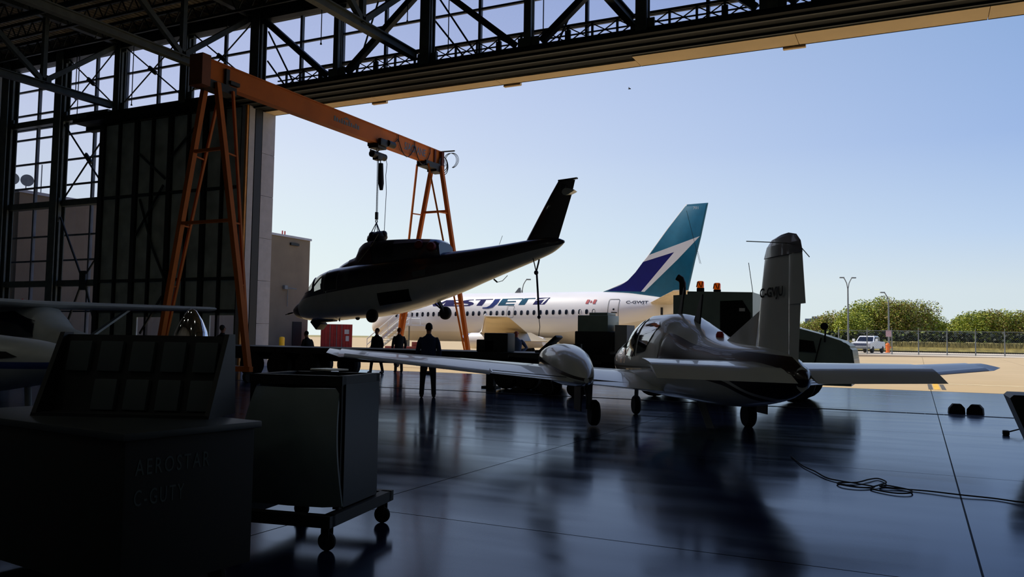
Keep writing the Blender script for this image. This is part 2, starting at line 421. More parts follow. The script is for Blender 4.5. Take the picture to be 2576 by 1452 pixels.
# roof trusses running to the front, bottom chord at 13.1
for tx in TRX:
    mb = MB()
    mb.ibeam((tx, YB, 13.05), (tx, 28.3, 13.05), 0.30, 0.34, 0.05, 0.10)
    mb.ibeam((tx, YB, 16.45), (tx, 28.9, 16.45), 0.30, 0.40, 0.05, 0.10)
    y = 24.6
    while y > YB:
        mb.bar((tx, y, 13.1), (tx, y, 16.4), 0.2, 0.2)
        mb.bar((tx, y, 13.2), (tx, min(28.6, y + 4.2), 16.3), 0.2, 0.22)
        mb.bar((tx, y, 13.2), (tx, y - 4.2, 16.3), 0.2, 0.22)
        mb.box((tx, y, 13.3), (0.06, 0.8, 0.5))
        y -= 8.4
    struct(mb, 'roof_truss', M_steel)
# open web joists across, between the trusses
for k in range(22):
    y = 27.2 - k * 1.9; mb = MB()
    mb.span((XL, y - 0.06, 16.6), (XR, y + 0.06, 16.75)); mb.span((XL, y - 0.05, 15.95), (XR, y + 0.05, 16.07))
    for i in range(96):
        x = XL + i * 0.8; mb.bar((x, y, 16.0), (x + 0.4, y, 16.65), 0.04, 0.05); mb.bar((x + 0.4, y, 16.65), (x + 0.8, y, 16.0), 0.04, 0.05)
    struct(mb, 'roof_joist', M_dsteel)
# purlin-level pipes and a duct that cross the dark bays
mb = MB(); mb.cyl((XL, 22.4, 15.3), (XR, 22.4, 15.3), 0.10); struct(mb, 'sprinkler_pipe', M_dsteel)
mb = MB(); mb.cyl((XL, 14.6, 15.5), (XR, 14.6, 15.5), 0.14); struct(mb, 'sprinkler_pipe', M_dsteel)
# high-bay lamps over the rear of the hangar
for lx, ly in ((-30, -6), (-30, 4), (-18, -6), (-18, 4), (-6, -6), (-6, 3), (6, -6), (6, 4), (18, 0)):
    t = empty('high_bay_lamp', (lx, ly, 15.2), 0, 'round high-bay lamp under the %s roof truss, %s' % ({-30: 'glazed-corner', -18: 'crane-side', -6: 'middle', 6: 'cabinet-side', 18: 'far end'}[lx], 'near the back wall' if ly < 0 else 'above the floor crates'), 'ceiling lamp', 'high-bay lamps')
    mb = MB(); mb.lathe((0, 0, 0), [(.34, -.02), (.30, .12), (.12, .32), (.1, .5), (0, .5)], seg=20); mb.cyl((0, 0, .5), (0, 0, 1.3), .02, seg=6); mb.build('shade', M_grey, t)
    mb = MB(); mb.cyl((0, 0, -.05), (0, 0, -.03), .30, seg=20); mb.build('lens', mat('lamp lens', (255, 240, 214), .4, emit=(255, 236, 200), es=6), t)
    ld = bpy.data.lights.new('high_bay', 'AREA'); ld.shape = 'DISK'; ld.size = .6; ld.energy = 24; ld.color = (.93, 1.0, .93)
    lo = bpy.data.objects.new('high_bay_light', ld); C.objects.link(lo); lo.parent = t; lo.location = (0, 0, -.1)
# columns of the front
for i, x in enumerate(COLX):
    low = 0 if (x < -27 or x > 26) else 12.6
    big = x in (-27.4, -18.15, -8.9) or i % 2 == 0
    mb = MB(); w = {-45.7: .62, -41.2: .55, -36.75: .40, -32.0: .42, -27.4: .52, -22.8: .26, -18.15: .46, -13.5: .30, -8.9: .42}.get(x, .4)
    mb.ibeam((x, 28.6, low), (x, 28.6, 16.5), w, w * 1.05, 0.05, 0.12, up=(0, 1, 0))
    mb.span((x - w / 2 + .02, 28.55, low), (x + w / 2 - 0.02, 28.65, 16.4))
    mb.box((x, 28.6, 12.95), (0.9, 0.08, 0.5)); mb.box((x, 28.6, 16.1), (0.9, 0.08, 0.5))
    if x < -40 and x > -42: mb.box((x, 28.55, 7.9), (0.5, 0.12, 1.3)); mb.box((x, 28.55, 12.2), (0.6, 0.12, 0.9))
    struct(mb, 'front_column', M_steel)
# chords, webs and rod bracing of the front truss
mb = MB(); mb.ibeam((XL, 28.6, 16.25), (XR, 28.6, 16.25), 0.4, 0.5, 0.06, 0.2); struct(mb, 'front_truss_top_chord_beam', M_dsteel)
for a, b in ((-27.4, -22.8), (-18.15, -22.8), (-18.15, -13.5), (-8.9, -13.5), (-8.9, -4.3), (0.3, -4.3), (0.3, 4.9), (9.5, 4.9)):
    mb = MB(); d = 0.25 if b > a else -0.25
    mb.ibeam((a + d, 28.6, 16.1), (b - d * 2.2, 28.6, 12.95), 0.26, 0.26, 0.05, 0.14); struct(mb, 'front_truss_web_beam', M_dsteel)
for a, b in ((-41.2, -36.75), (-36.75, -32.0), (-32.0, -27.4)):
    mb = MB(); c = (a + b) / 2
    mb.cyl((a + .2, 28.6, 16.2), (b - .2, 28.6, 13.05), 0.035, seg=6); mb.cyl((b - .2, 28.6, 16.2), (a + .2, 28.6, 13.05), 0.035, seg=6)
    mb.box((c, 28.6, 14.62), (0.62, 0.10, 0.2), Matrix.Rotation(0.62, 3, 'Y')); struct(mb, 'rod_brace_beam', M_dsteel)
mb = MB()
mb.cyl((-41.0, 28.6, 12.6), (-36.9, 28.6, 8.2), 0.045, seg=6); mb.cyl((-36.9, 28.6, 12.4), (-41.0, 28.6, 8.2), 0.045, seg=6); mb.box((-38.9, 28.6, 10.5), (0.7, 0.1, 0.22), Matrix.Rotation(0.8, 3, 'Y'))
struct(mb, 'rod_brace_beam', M_dsteel)
mb = MB()
mb.cyl((-40.9, 28.6, 7.5), (-39.0, 28.6, 4.3), 0.06, seg=6); mb.cyl((-37.0, 28.6, 6.3), (-38.7, 28.6, 4.4), 0.05, seg=6); mb.cyl((-39.0, 28.6, 3.9), (-40.6, 28.6, 0.6), 0.06, seg=6); mb.cyl((-38.7, 28.6, 3.9), (-37.4, 28.6, 0.8), 0.06, seg=6)
mb.box((-38.87, 28.6, 4.1), (0.48, 0.12, 1.0)); struct(mb, 'rod_brace_beam', M_dsteel)
for x0, z0, x1, z1 in ((-27.1, 15.6, -25.4, 12.8), (-27.1, 14.2, -26.0, 12.9), (-20.9, 16.0, -22.0, 12.9), (-18.0, 15.9, -16.0, 13.0), (-18.0, 14.7, -16.6, 13.0), (-11.0, 15.8, -12.4, 12.9)):
    mb = MB(); mb.cyl((x0, 28.9, z0), (x1, 28.9, z1), 0.04, seg=6); struct(mb, 'rod_brace_beam', M_dsteel)
for x, z in ((-39.6, 13.7), (-39.4, 12.4), (-35.3, 12.9), (-29.0, 14.0), (-23.4, 14.3), (-18.9, 14.6), (-16.9, 13.0), (-13.9, 14.9), (-12.7, 13.2)):
    mb = MB(); mb.cyl((x, 28.2, z), (x, 28.2, 16.5), 0.022, seg=6); mb.cyl((x, 28.2, z - .08), (x, 28.2, z), 0.05, .03, seg=8); struct(mb, 'hanging_rod_beam', M_dsteel)
# girts of the glazed bay
for z in (12.85, 8.27, 3.98): 
    mb = MB(); mb.span((XL, 28.62, z - 0.16), (-37.6, 28.95, z + 0.16)); struct(mb, 'girt_beam', M_steel)
# header over the opening: deep box, two tracks underneath
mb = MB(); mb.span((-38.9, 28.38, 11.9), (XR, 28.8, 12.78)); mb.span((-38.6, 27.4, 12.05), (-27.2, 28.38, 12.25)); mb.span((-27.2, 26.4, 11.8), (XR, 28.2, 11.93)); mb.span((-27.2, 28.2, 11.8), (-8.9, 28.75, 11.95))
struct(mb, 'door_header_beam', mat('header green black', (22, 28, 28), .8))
for k, y in enumerate((26.75, 27.4, 28.05)):
    mb = MB(); mb.span((-27.2, y - 0.05, 11.72), (XR, y + 0.05, 11.8 if k else 11.8)); struct(mb, 'door_track_beam', M_dsteel)
mb = MB(); xs = [-27.15, -21.6, -21.0, -15.0, -9.2, -3.55, 2.1, 8, 14, 20, 26]
for a, b in zip(xs, xs[1:]):
    y0 = 28.75 if a < -9.3 else 28.28
    mb.span((a + 0.01, y0, 11.73), (b - 0.01, 29.45, 11.80)); mb.span((a + 0.01, 29.38, 11.73), (b - 0.01, 29.45, 12.95))
for x in (-21.5, -15.0, -4.1): mb.span((x, 29.45, 11.66), (x + 0.75, 29.6, 11.8))
struct(mb, 'door_soffit_trim', M_beige)
mb = MB(); mb.span((XL, 29.3, 12.75), (-27.2, 29.45, 12.95)); mb.span((-27.2, 28.75, 12.75), (XR, 29.45, 12.95)); struct(mb, 'header_sill_trim', M_dsteel)
# maintenance walkway lattice on top of the header
mb = MB()
for x in range(-26, 27):
    mb.span((x - 0.04, 28.95, 12.85), (x + 0.04, 29.03, 13.55))
    if x % 3 == 0: mb.box((x, 28.98, 13.1), (0.22, 0.1, 0.55))
    mb.bar((x, 29, 12.9), (x + 1, 29, 13.5), 0.03, 0.04); mb.bar((x, 29, 13.5), (x + 1, 29, 12.9), 0.03, 0.04)
mb.span((-26.5, 28.95, 13.5), (27, 29.03, 13.6)); mb.span((-26.5, 28.95, 13.15), (27, 29.0, 13.2))
struct(mb, 'header_walkway_railing_beam', M_dsteel)
# glazing: one window per bay, mullions with its pane
MUL = [-46.36, -43.98, -41.67, -39.27, -36.95, -34.57, -32.22, -30.04, -27.7, -25.33, -22.97, -20.64, -18.3, -15.98, -13.63, -11.3, -9.0, -6.64, -4.3, -2.0, 0.3, 2.6, 4.9, 7.2, 9.5, 11.8, 14.1, 16.4, 18.7, 21.0, 23.3, 25.6, 27.9]
ROW = [1.2, 2.52, 3.9, 5.27, 6.62, 8.2, 9.38, 10.76, 12.17, 13.57, 14.95]
n = 0
for i in range(0, len(MUL) - 1, 2):
    a, b = MUL[i], MUL[i + 2] if i + 2 < len(MUL) else XR; n += 1; z0 = 0.0 if b <= -36.9 else 12.9
    mb = MB()
    for x in (a, MUL[i + 1]): mb.span((x - 0.06, 29.12, z0), (x + 0.06, 29.28, 16.4))
    for z in ROW:
        if z > z0: mb.span((a + 0.06, 29.16, z - 0.045), (b - 0.06, 29.28, z + 0.045))
    w = struct(mb, 'window_%d' % n, M_alu)
    p = MB().span((a + 0.06, 29.19, z0), (b - 0.06, 29.20, 16.4)).build('glass_pane', M_glass, w)
# stack of sliding doors
def door_leaf(k, x0, x1, y, ribs, wins):
    mb = MB(); mb.span((x0, y, 2.45), (x1, y + 0.08, 11.95))
    xx = [x0] + [w for ww in wins for w in (ww[0], ww[1])] + [x1]
    if wins:
        for a, b in zip(xx[::2], xx[1::2]): mb.span((a, y, 0.05), (b, y + 0.08, 2.45))
        for a, b, c, d in wins: mb.span((a, y, 0.05), (b, y + 0.08, c)); mb.span((a, y, d), (b, y + 0.08, 2.45))
    else: mb.span((x0, y, 0.05), (x1, y + 0.08, 2.45))
    d = struct(mb, 'door_%d' % k, M_door)
    for x, w in ribs: MB().span((x - w * .33, y - 0.14, 0.05), (x + w * .33, y, 12.0)).build('stile', M_dark, d)
    for z in (0.3, 2.5, 4.0, 8.22): MB().span((x0, y - 0.10, z - 0.07), (x1, y, z + 0.07)).build('rail', M_dsteel, d)
    for a, b, c, e in wins: MB().span((a, y + 0.03, c), (b, y + 0.05, e)).build('window_pane', M_glass, d)
    return d
d = door_leaf(1, -37.5, -34.76, 28.25, [(-37.27, .5), (-36.0, .2)], [])
d = door_leaf(2, -34.74, -32.41, 28.25, [(-34.76, .42), (-33.62, .2)], [(-34.35, -32.6, 1.25, 2.2)])
d = door_leaf(3, -32.39, -30.1, 28.25, [(-32.4, .42), (-31.2, .2)], [])
d = door_leaf(4, -30.08, -27.6, 28.25, [(-30.1, .42), (-28.95, .2), (-27.75, .22)], [(-29.5, -28.0, 0.9, 2.3)])
for a, b in (((-34.5, 10.3), (-32.6, 8.9)), ((-34.5, 6.2), (-32.7, 8.6)), ((-32.3, 9.9), (-30.3, 11.6)), ((-34.3, 8.0), (-33.3, 5.6)), ((-33.3, 5.6), (-32.3, 3.9)), ((-33.9, 1.4), (-32.5, 3.2))):
    mb = MB(); mb.bar((a[0], 28.1, a[1]), (b[0], 28.1, b[1]), 0.06, 0.1); mb.build('diagonal_brace', M_dsteel, d)
mb = MB(); mb.span((-27.12, 27.66, 0.05), (-27.02, 27.76, 12.0)); struct(mb, 'door_edge_trim', mat('ochre edge strip', (196, 132, 50), 0.6))
mb = MB(); mb.span((-27.45, 27.78, 0.05), (-27.0, 28.13, 12.0)); struct(mb, 'door_jamb_trim', M_pale)
mb = MB(); mb.span((-27.4, 28.18, 0), (-27.0, 28.6, 12.0)); struct(mb, 'door_jamb_column', M_dark)
mb = MB()
for z0 in range(0, 12, 2): mb.span((-27.75, 28.63, z0 * 0.98), (-27.0, 29.45, min(11.72, z0 * 0.98 + 1.945)))
struct(mb, 'outer_jamb_trim', M_pale)
# right jamb, out of the frame
mb = MB(); mb.span((26, 28, 0), (26.5, 29.5, 12)); struct(mb, 'door_jamb_column', M_dark)
# annex building beyond the left of the mouth
mb = MB(); mb.span((-70, 29.6, 0), (-46, 54.8, 9.35)); mb.span((-46.05, 29.6, 0), (-45.97, 54.8, 0.5)); 
o = struct(mb, 'annex_wall', M_annex, 'weathered concrete side building beyond the hangar mouth')
MB().span((-70.1, 29.5, 9.35), (-45.9, 54.9, 9.52)).build('parapet_cap', M_pale, o)
MB().span((-46.0, 52.9, 0), (-45.95, 54.0, 2.5)).build('dark_doorway', M_black, o)
MB().span((-46.0, 52.3, 8.75), (-45.85, 53.3, 8.95)).build('wall_vent', M_dark, o)
for y, z in ((40, 5.2), (51.6, 5.1)):
    mb = MB(); mb.span((-45.94, y, z), (-45.75, y + 0.35, z + 0.3)); mb.cyl((-45.86, y + 0.3, z + 0.1), (-45.5, y + 1.1, z + 0.05), 0.05, seg=6); mb.cyl((-45.88, y + 0.5, z - 1.4), (-45.88, y + 0.5, z), 0.03, seg=6)
    tag(mb.build('security_camera', M_grey), 'grey wall camera on the %s of the concrete side building' % ('glazed-side part' if y < 45 else 'far end, right of the doors'), 'camera')
for y in (52.5, 52.8):
    o = MB().cyl((-47, y, 9.5), (-47, y, 10.0), 0.05, seg=8).build('roof_marker', M_red)
    tag(o, 'small red marker post on the side building roof, %s of the pair' % ('nearer' if y < 52.6 else 'farther'), 'marker', 'red roof markers')
for k, (y, z) in enumerate(((30.35, 10.4), (31.25, 10.45))):
    t = empty('satellite_dish', (-48, y, 9.53), 0.5, 'round grey rooftop satellite dish behind the glass wall, %s the steel column' % ('half hidden by' if k == 0 else 'clear of'), 'satellite dish', 'rooftop dishes')
    mb = MB(); mb.lathe((0.05, 0, z - 9.53), [(0.36, 0.08), (0.25, 0.03), (0.0, 0.0), (0.0, -0.02), (0.25, 0.0), (0.36, 0.05)], axis=(0.6, -0.8, 0.1), seg=24); mb.build('reflector', M_grey, t)
    MB().cyl((0, 0, 0.0), (0, 0, z - 9.58), 0.03, seg=8).build('mast', M_grey, t)
    MB().cyl((0.05, 0, z - 9.58), (0.35, -0.4, z - 9.48), 0.012, seg=6).build('feed_arm', M_grey, t)
o = MB().cyl((-48, 32.2, 9.5), (-48, 32.2, 11.6), 0.03, seg=6).build('rod_antenna', M_grey); tag(o, 'thin upright antenna on the annex roof beside the dishes', 'antenna')
# ================================================================ GANTRY CRANE
GX = -20.35
gc = empty('gantry_crane', (GX, 19.2, 0), 0, 'orange gantry crane with an A-frame at each end, straddling the hangar mouth', 'gantry crane')
G = lambda x, y, z: (x, y - 19.2, z)
mb = MB(); mb.span(G(-0.14, 18.75, 9.56), G(0.14, 33.5, 10.22)); mb.span(G(-0.17, 18.7, 9.52), G(0.17, 33.5, 9.57)); mb.span(G(-0.17, 18.7, 10.2), G(0.17, 33.5, 10.25))
mb.build('bridge_beam', M_orange, gc)
mb = MB(); mb.span(G(-0.28, 18.55, 9.3), G(0.28, 18.9, 10.3)); mb.build('end_plate', mat('rust orange paint', (120, 62, 22), .6), gc)
mb = MB(); mb.span(G(0.15, 19.6, 9.55), G(0.24, 19.75, 10.1)); mb.span(G(0.15, 19.75, 9.62), G(0.3, 20.15, 9.74)); mb.build('bracket', M_dark, gc)
MB().span(G(-0.26, 31.8, 9.3), G(0.26, 32.7, 9.56)).build('leg_saddle', M_dark, gc); MB().span(G(-0.26, 32.7, 9.2), G(0.26, 33.4, 9.58)).build('leg_saddle', M_dark, gc); MB().span(G(-0.26, 18.9, 9.3), G(0.26, 20.05, 9.56)).build('leg_saddle', M_dark, gc)
for y0, yb in ((19.2, 19.85), (33.1, 31.9)):
    for s in (-1, 1):
        top = G(s * 0.26, y0, 9.5); bot = G(s * 1.98, y0, 0.42); t2 = G(s * 0.3, yb, 9.4)
        MB().bar(top, bot, 0.17, 0.17).build('leg', M_orange, gc)
        mb = MB(); mb.bar(t2, G(s * 1.9, y0 + (yb - y0) * 0.15, 0.5), 0.08, 0.08)
        for f in (0.25, 0.50, 0.72):
            a = Vector(top).lerp(Vector(bot), f); b = Vector(t2).lerp(Vector(G(s * 1.9, y0 + (yb - y0) * .15, .5)), f); mb.bar(a, b, 0.05, 0.05)
        mb.build('leg_brace', M_orange, gc)
        mb = MB(); mb.cyl(G(s * 1.98 - 0.06, y0, 0.17), G(s * 1.98 + 0.06, y0, 0.17), 0.17, seg=20); mb.build('caster', M_black, gc)
    for z in (7.35, 5.03) if y0 < 30 else (7.35,):
        w = 0.26 + (9.5 - z) / 9.08 * 1.72; MB().bar(G(-w, y0, z), G(w, y0, z), 0.1, 0.1).build('crossbar', M_orange, gc)
    MB().bar(G(-2.1, y0, 0.4), G(2.1, y0, 0.4), 0.16, 0.16).build('foot_beam', M_orange, gc)
M_gtxt = mat('grey blue lettering', (92, 100, 112), 0.6)
for txt, y0, y1, z in (('S·ACRANE', 30.15, 31.9, 9.70),):
    mb = MB(); flat_text(mb, text_bm('S/ACRANE', y1 - y0, 0.34, 0.1, 0.02), lambda u, v: Vector(G(0.148, y0 + u, z + v)))
    mb.build('beam_lettering', M_gtxt, gc)
# blurred two-line maker's plate on the beam: a small roof-shaped mark over a line of strokes
mb = MB()
for i in range(11): mb.span(G(0.141, 25.25 + i * 0.15, 9.78), G(0.148, 25.25 + i * 0.15 + 0.10, 9.98 - 0.04 * (i % 3)))
flat = [(25.8, 10.0), (26.3, 10.0), (26.05, 10.1)]; mb.prism([(a - 19.2, b) for a, b in flat], 0.141, 0.148, 'x')
mb.build('beam_mark', M_gtxt, gc)
mb = MB()
for i in range(3): mb.torus(G(0.24, 33.35, 9.68 - 0.05 * i), 0.32 + 0.05 * i, 0.02, 'x')
mb.cyl(G(-0.1, 33.3, 10.25), G(0.75, 33.5, 10.28), 0.035, seg=8)
for i in range(3): mb.torus(G(0.55 + .06 * i, 33.4, 9.8), 0.36, 0.012, 'y', a0=-1.2 - .1 * i, a1=3.9)
mb.build('coiled_cable', M_dark, gc)
mb = MB(); mb.span(G(0.15, 32.6, 9.5), G(0.2, 32.75, 10.2)); mb.span(G(0.15, 33.1, 9.3), G(0.3, 33.3, 10.2)); mb.build('end_fitting', mat('deep rust', (90, 34, 14), .7), gc)
pts = []
def sag(a, b, d, n=8): return [(a[0] + (b[0] - a[0]) * i / n, a[1] + (b[1] - a[1]) * i / n, a[2] + (b[2] - a[2]) * i / n - d * 4 * (i / n) * (1 - i / n)) for i in range(n + 1)]
mb = MB()
pts = sag(G(0.2, 28.9, 9.75), G(0.2, 29.6, 10.05), .12) + sag(G(0.2, 29.6, 10.0), G(0.2, 30.9, 10.0), 0.62) + sag(G(0.2, 30.9, 10.0), G(0.2, 32.2, 10.0), 0.72)
mb.tube(pts, 0.022, 6)
for y in (29.6, 30.9, 32.2): mb.cyl(G(0.19, y, 10.2), G(0.19, y, 9.9), 0.02, seg=6)
mb.build('festoon_cable', M_dark, gc)
# trolley and electric chain hoist: hang on the beam
t = empty('hoist_trolley', (GX, 28.35, 0), 0, 'dark motor trolley clamped under the orange crane beam', 'hoist trolley')
mb = MB(); mb.box((0, 0, 9.42), (0.5, 0.62, 0.18), bev=0.03); mb.box((0.27, 0, 9.58), (0.16, 0.5, 0.3), bev=0.03); mb.box((-0.27, 0, 9.58), (0.16, 0.5, 0.3), bev=.03); mb.build('body', M_dark, t)
mb = MB(); mb.cyl((0.3, 0.3, 9.62), (0.3, 0.75, 9.62), 0.14, seg=14); mb.build('motor', M_dark, t)
h = empty('chain_hoist', (GX + 0.02, 28.35, 0), 0, 'dark electric chain hoist hanging under the beam trolley', 'chain hoist')
mb = MB(); mb.cyl((0.0, -0.42, 9.06), (0, 0.5, 9.06), 0.15, seg=18); mb.box((0, 0, 9.0), (0.3, 0.34, 0.3), bev=0.04); mb.cyl((0, -0.52, 9.2), (0, -0.40, 9.1), 0.04, seg=8); mb.build('body', M_dark, h)
mb = MB(); mb.torus((0, 0, 9.29), 0.06, 0.018, 'y'); mb.build('top_hook', M_grey, h)
for cy in (0, .07):
    mb = MB()
    for i in range(66):
        z = 8.86 - i * 0.035; mb.box((0.0, cy, z), (0.028 if i % 2 else 0.012, 0.012 if i % 2 else 0.03, 0.042))
    mb.build('chain', M_rope, h)
mb = MB(); mb.tube([(0.05, 0.17, 8.75), (0.05, 0.18, 8.4), (0.05, 0.22, 7.9), (0.05, 0.25, 7.62)], [0.10, 0.115, 0.12, 0.07], 12); mb.cyl((0.05, 0.14, 8.9), (0.05, 0.16, 8.7), 0.02, seg=6); mb.build('chain_bag', mat('black canvas', (20, 20, 28), .8), h)
mb = MB(); mb.box((0, 0.035, 6.5), (0.1, 0.12, 0.32), bev=.02); mb.torus((0, 0.035, 6.27), 0.06, 0.02, 'x', a0=2.2, a1=7.4); mb.build('load_hook', M_dark, h)
mb = MB(); mb.tube([(0.05, 0.5, 9.1), (0.05, 0.62, 8.8), (0.05, 0.55, 8.3), (0.05, 0.62, 7.6), (0.05, 0.58, 6.8), (0.05, 0.55, 6.1), (0.05, 0.52, 5.72)], 0.014, 6); mb.build('pendant_cord', mat('pale cord', (150, 168, 200), .7), h)
o = MB()
for dx, dy in ((-0.3, -0.2), (0.32, -0.2), (-0.1, 0.22), (0.12, 0.22), (0.0, -0.3)):
    o.cyl((GX + 0.02, 28.385, 6.22), (GX + 0.1 + dx, 28.35 + dy, 5.55), 0.018, seg=6)
tag(o.build('lifting_sling', M_rope), 'four-leg blue lifting sling from the hoist hook to the helicopter rotor head', 'sling')

# ================================================================ HELICOPTER (hung nose down)
HM = Matrix.Translation((-20.2, 28.3, 3.6)) @ Matrix.Rotation(PI, 4, 'Z') @ Matrix.Rotation(math.radians(12.5), 4, 'Y')
hel = bpy.data.objects.new('helicopter', None); C.objects.link(hel); hel.matrix_world = HM
tag(hel, 'dark navy and white helicopter without rotor blades, hanging nose-down from the orange crane', 'helicopter')
HF = Fus([(-8.58, -0.40, -0.34, -.37, 0.04, 2), (-8.3, -0.56, -0.16, -.36, 0.16, 2), (-7.95, -.68, -0.06, -.35, .22, 2.2), (-7.2, -0.80, 0.04, -.35, .28, 2.4), (-6.0, -0.95, 0.16, -.38, .36, 2.5), (-5.0, -1.08, 0.28, -.4, .46, 2.5), (-4.0, -1.22, 0.41, -.4, .62, 2.6),
          (-3.0, -1.31, 0.55, -.35, .82, 2.8), (-2.0, -1.38, 0.66, -.28, .98, 3), (-1.0, -1.40, 0.78, -.2, 1.03, 3.2), (0.0, -1.35, 0.92, -.12, 1.03, 3.2), (1.0, -1.22, 1.02, -.08, 1.0, 3), (1.8, -1.10, 1.09, -.08, .95, 2.9), (2.3, -1.03, 1.06, -.1, .88, 2.8),
          (2.7, -0.96, 0.98, -.12, .8, 2.6), (3.1, -0.88, 0.76, -.15, .7, 2.4), (3.5, -.78, 0.44, -.18, .58, 2.3), (3.86, -.66, 0.18, -.2, .46, 2.2), (4.2, -.52, .06, -.2, .3, 2), (4.38, -.38, -0.04, -.17, .17, 2), (4.46, -.18, -0.12, -.15, .02, 2)])
strp = lambda x: herm([-8.6, -7, -5.2, -3.6, -2.4, -.2, 1.3, 3.8, 4.5], [-0.46, -.43, -.45, -.45, -.42, -.16, -.03, .14, .1], x)
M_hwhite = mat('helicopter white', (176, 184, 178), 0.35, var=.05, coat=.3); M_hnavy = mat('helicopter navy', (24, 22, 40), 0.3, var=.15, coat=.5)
mb = MB(); WSH = [(3.56, .37), (2.74, .37), (2.66, .86), (2.60, 1.2), (3.3, 1.2), (3.9, .5)]; DWH = [(2.60, .86), (2.54, .90), (2.14, .92), (2.18, .22), (2.58, .22)]
HF.loft(mb, -8.56, 1.9, 0.14, [strp], (0, 1), cap=(1, 0)); HF.loft(mb, 1.9, 3.6, 0.04, [strp], (0, 1), K=22, holes=(WSH, DWH), cap=(0, 0)); HF.loft(mb, 3.6, 3.86, 0.13, [strp], (0, 1), cap=(0, 1)); bmesh.ops.remove_doubles(mb.bm, verts=mb.bm.verts[:], dist=.0005); mb.build('fuselage', [M_hnavy, M_hwhite], hel)
mb = MB(); HF.loft(mb, 1.9, 3.62, 0.04, [strp], (0, 0), K=22, holes=([(1.8, -2), (4, -2), (4, .365), (2.74, .365), (2.66, .86), (2.58, 1.2), (1.8, 1.2)],), cap=(0, 0)); mb.build('windscreen', glass('cockpit pane', (206, 206, 204)), hel)
mb = MB(); mb.tube([(x, 0, HF.at(x)[1] + .01) for x in [2.6 + .1 * i for i in range(11)]], .03, 6)
for s in (1, -1):
    for zz in (.36,): mb.tube([(x, s * (HF.hw(x, zz) + .004), zz) for x in [2.72 + .08 * i for i in range(11)]], .02, 6)
    mb.tube([(2.70, s * (HF.hw(2.70, z) + .004), z) for z in [.36 + .06 * i for i in range(10)]], .03, 6)
mb.build('windscreen_frame', M_hnavy, hel)
for y in (-.4, .4):
    mb = MB(); mb.box((1.95, y, .05), (.14, .5, .95), Matrix.Rotation(-.15, 3, 'Y'), .04); mb.box((2.2, y, -.3), (.5, .5, .14), bev=.04); mb.box((1.88, y, .62), (.12, .26, .22), bev=.04); mb.build('seat', M_dark, hel)
mb = MB(); mb.box((3.15, 0, .12), (.5, 1.0, .42), bev=.05); mb.build('instrument_panel', M_dark, hel)
mb = MB(); HF.loft(mb, 3.86, 4.46, 0.06); mb.cyl((4.42, 0.02, -.2), (4.95, 0.02, -.2), 0.02, seg=6); mb.cyl((4.55, 0.02, -.2), (4.8, 0.02, -.2), 0.04, seg=6); mb.build('nose_cone', mat('black nose', (14, 16, 16), .5), hel)
DG = Fus([(-3.62, .2, .7, .3, .4, 3), (-3.5, .2, .98, .4, .64, 4), (-2.9, .3, 1.20, .5, .72, 4), (-2.2, .3, 1.38, .6, .74, 4), (-.9, .3, 1.68, .7, .74, 3.6), (-.1, .3, 1.8, .8, .66, 3), (.27, .3, 1.7, .8, .58, 2.6), (.44, .3, 1.55, .8, .52, 2.4), (.6, .3, 1.34, .8, .5, 2.3), (1.0, .3, 1.31, .8, .45, 2.2), (1.5, .4, 1.2, .8, .36, 2.2), (1.82, .6, 1.07, .9, .2, 2)])
mb = MB(); DG.loft(mb, -3.55, 1.8, 0.12); mb.build('engine_cowling', M_hnavy, hel)
mb = MB(); DG2 = Fus([(-.6, .5, 1.80, .8, .76, 3), (-.1, .3, 1.83, .8, .69, 3), (.3, .3, 1.72, .8, .6, 2.6), (.62, .3, 1.36, .8, .52, 2.3), (1.0, .3, 1.33, .8, .47, 2.2)])
DG2.loft(mb, -.45, 0.98, 0.12); mb.build('intake_cover', mat('maroon plastic cover', (58, 20, 34), .5), hel)
for x, z in ((-2.75, 0.92), (-3.28, 0.72)):
    for s in (1, -1): mb = MB(); mb.lathe((x, s * 0.66, z), [(0.0, 0.14), (0.15, 0.12), (0.2, 0.02), (0.2, -.1)], axis=(-0.3, s, 0.1), seg=18); mb.build('exhaust_plug', mat('red cover', (110, 26, 26), .7), hel)
mb = MB(); mb.lathe((-0.45, 0, 1.7), [(0.3, 0), (0.42, 0.1), (0.44, 0.26), (0.36, 0.36), (0.12, 0.4), (0, .4)], axis=(0.2, 0, 1), seg=20)
for a in range(4): mb.ball((-0.42 + .34 * math.cos(a * PI / 2), .34 * math.sin(a * PI / 2), 1.98), .15, seg=10)
mb.build('rotor_head', M_dark, hel)
mb = MB(); mb.tube([(-0.7, 0.3, 1.98), (-.5, .62, 1.5), (0.1, .9, .9)], 0.012, 6); mb.build('tie_line', mat('tan cord', (140, 130, 96), .8), hel)
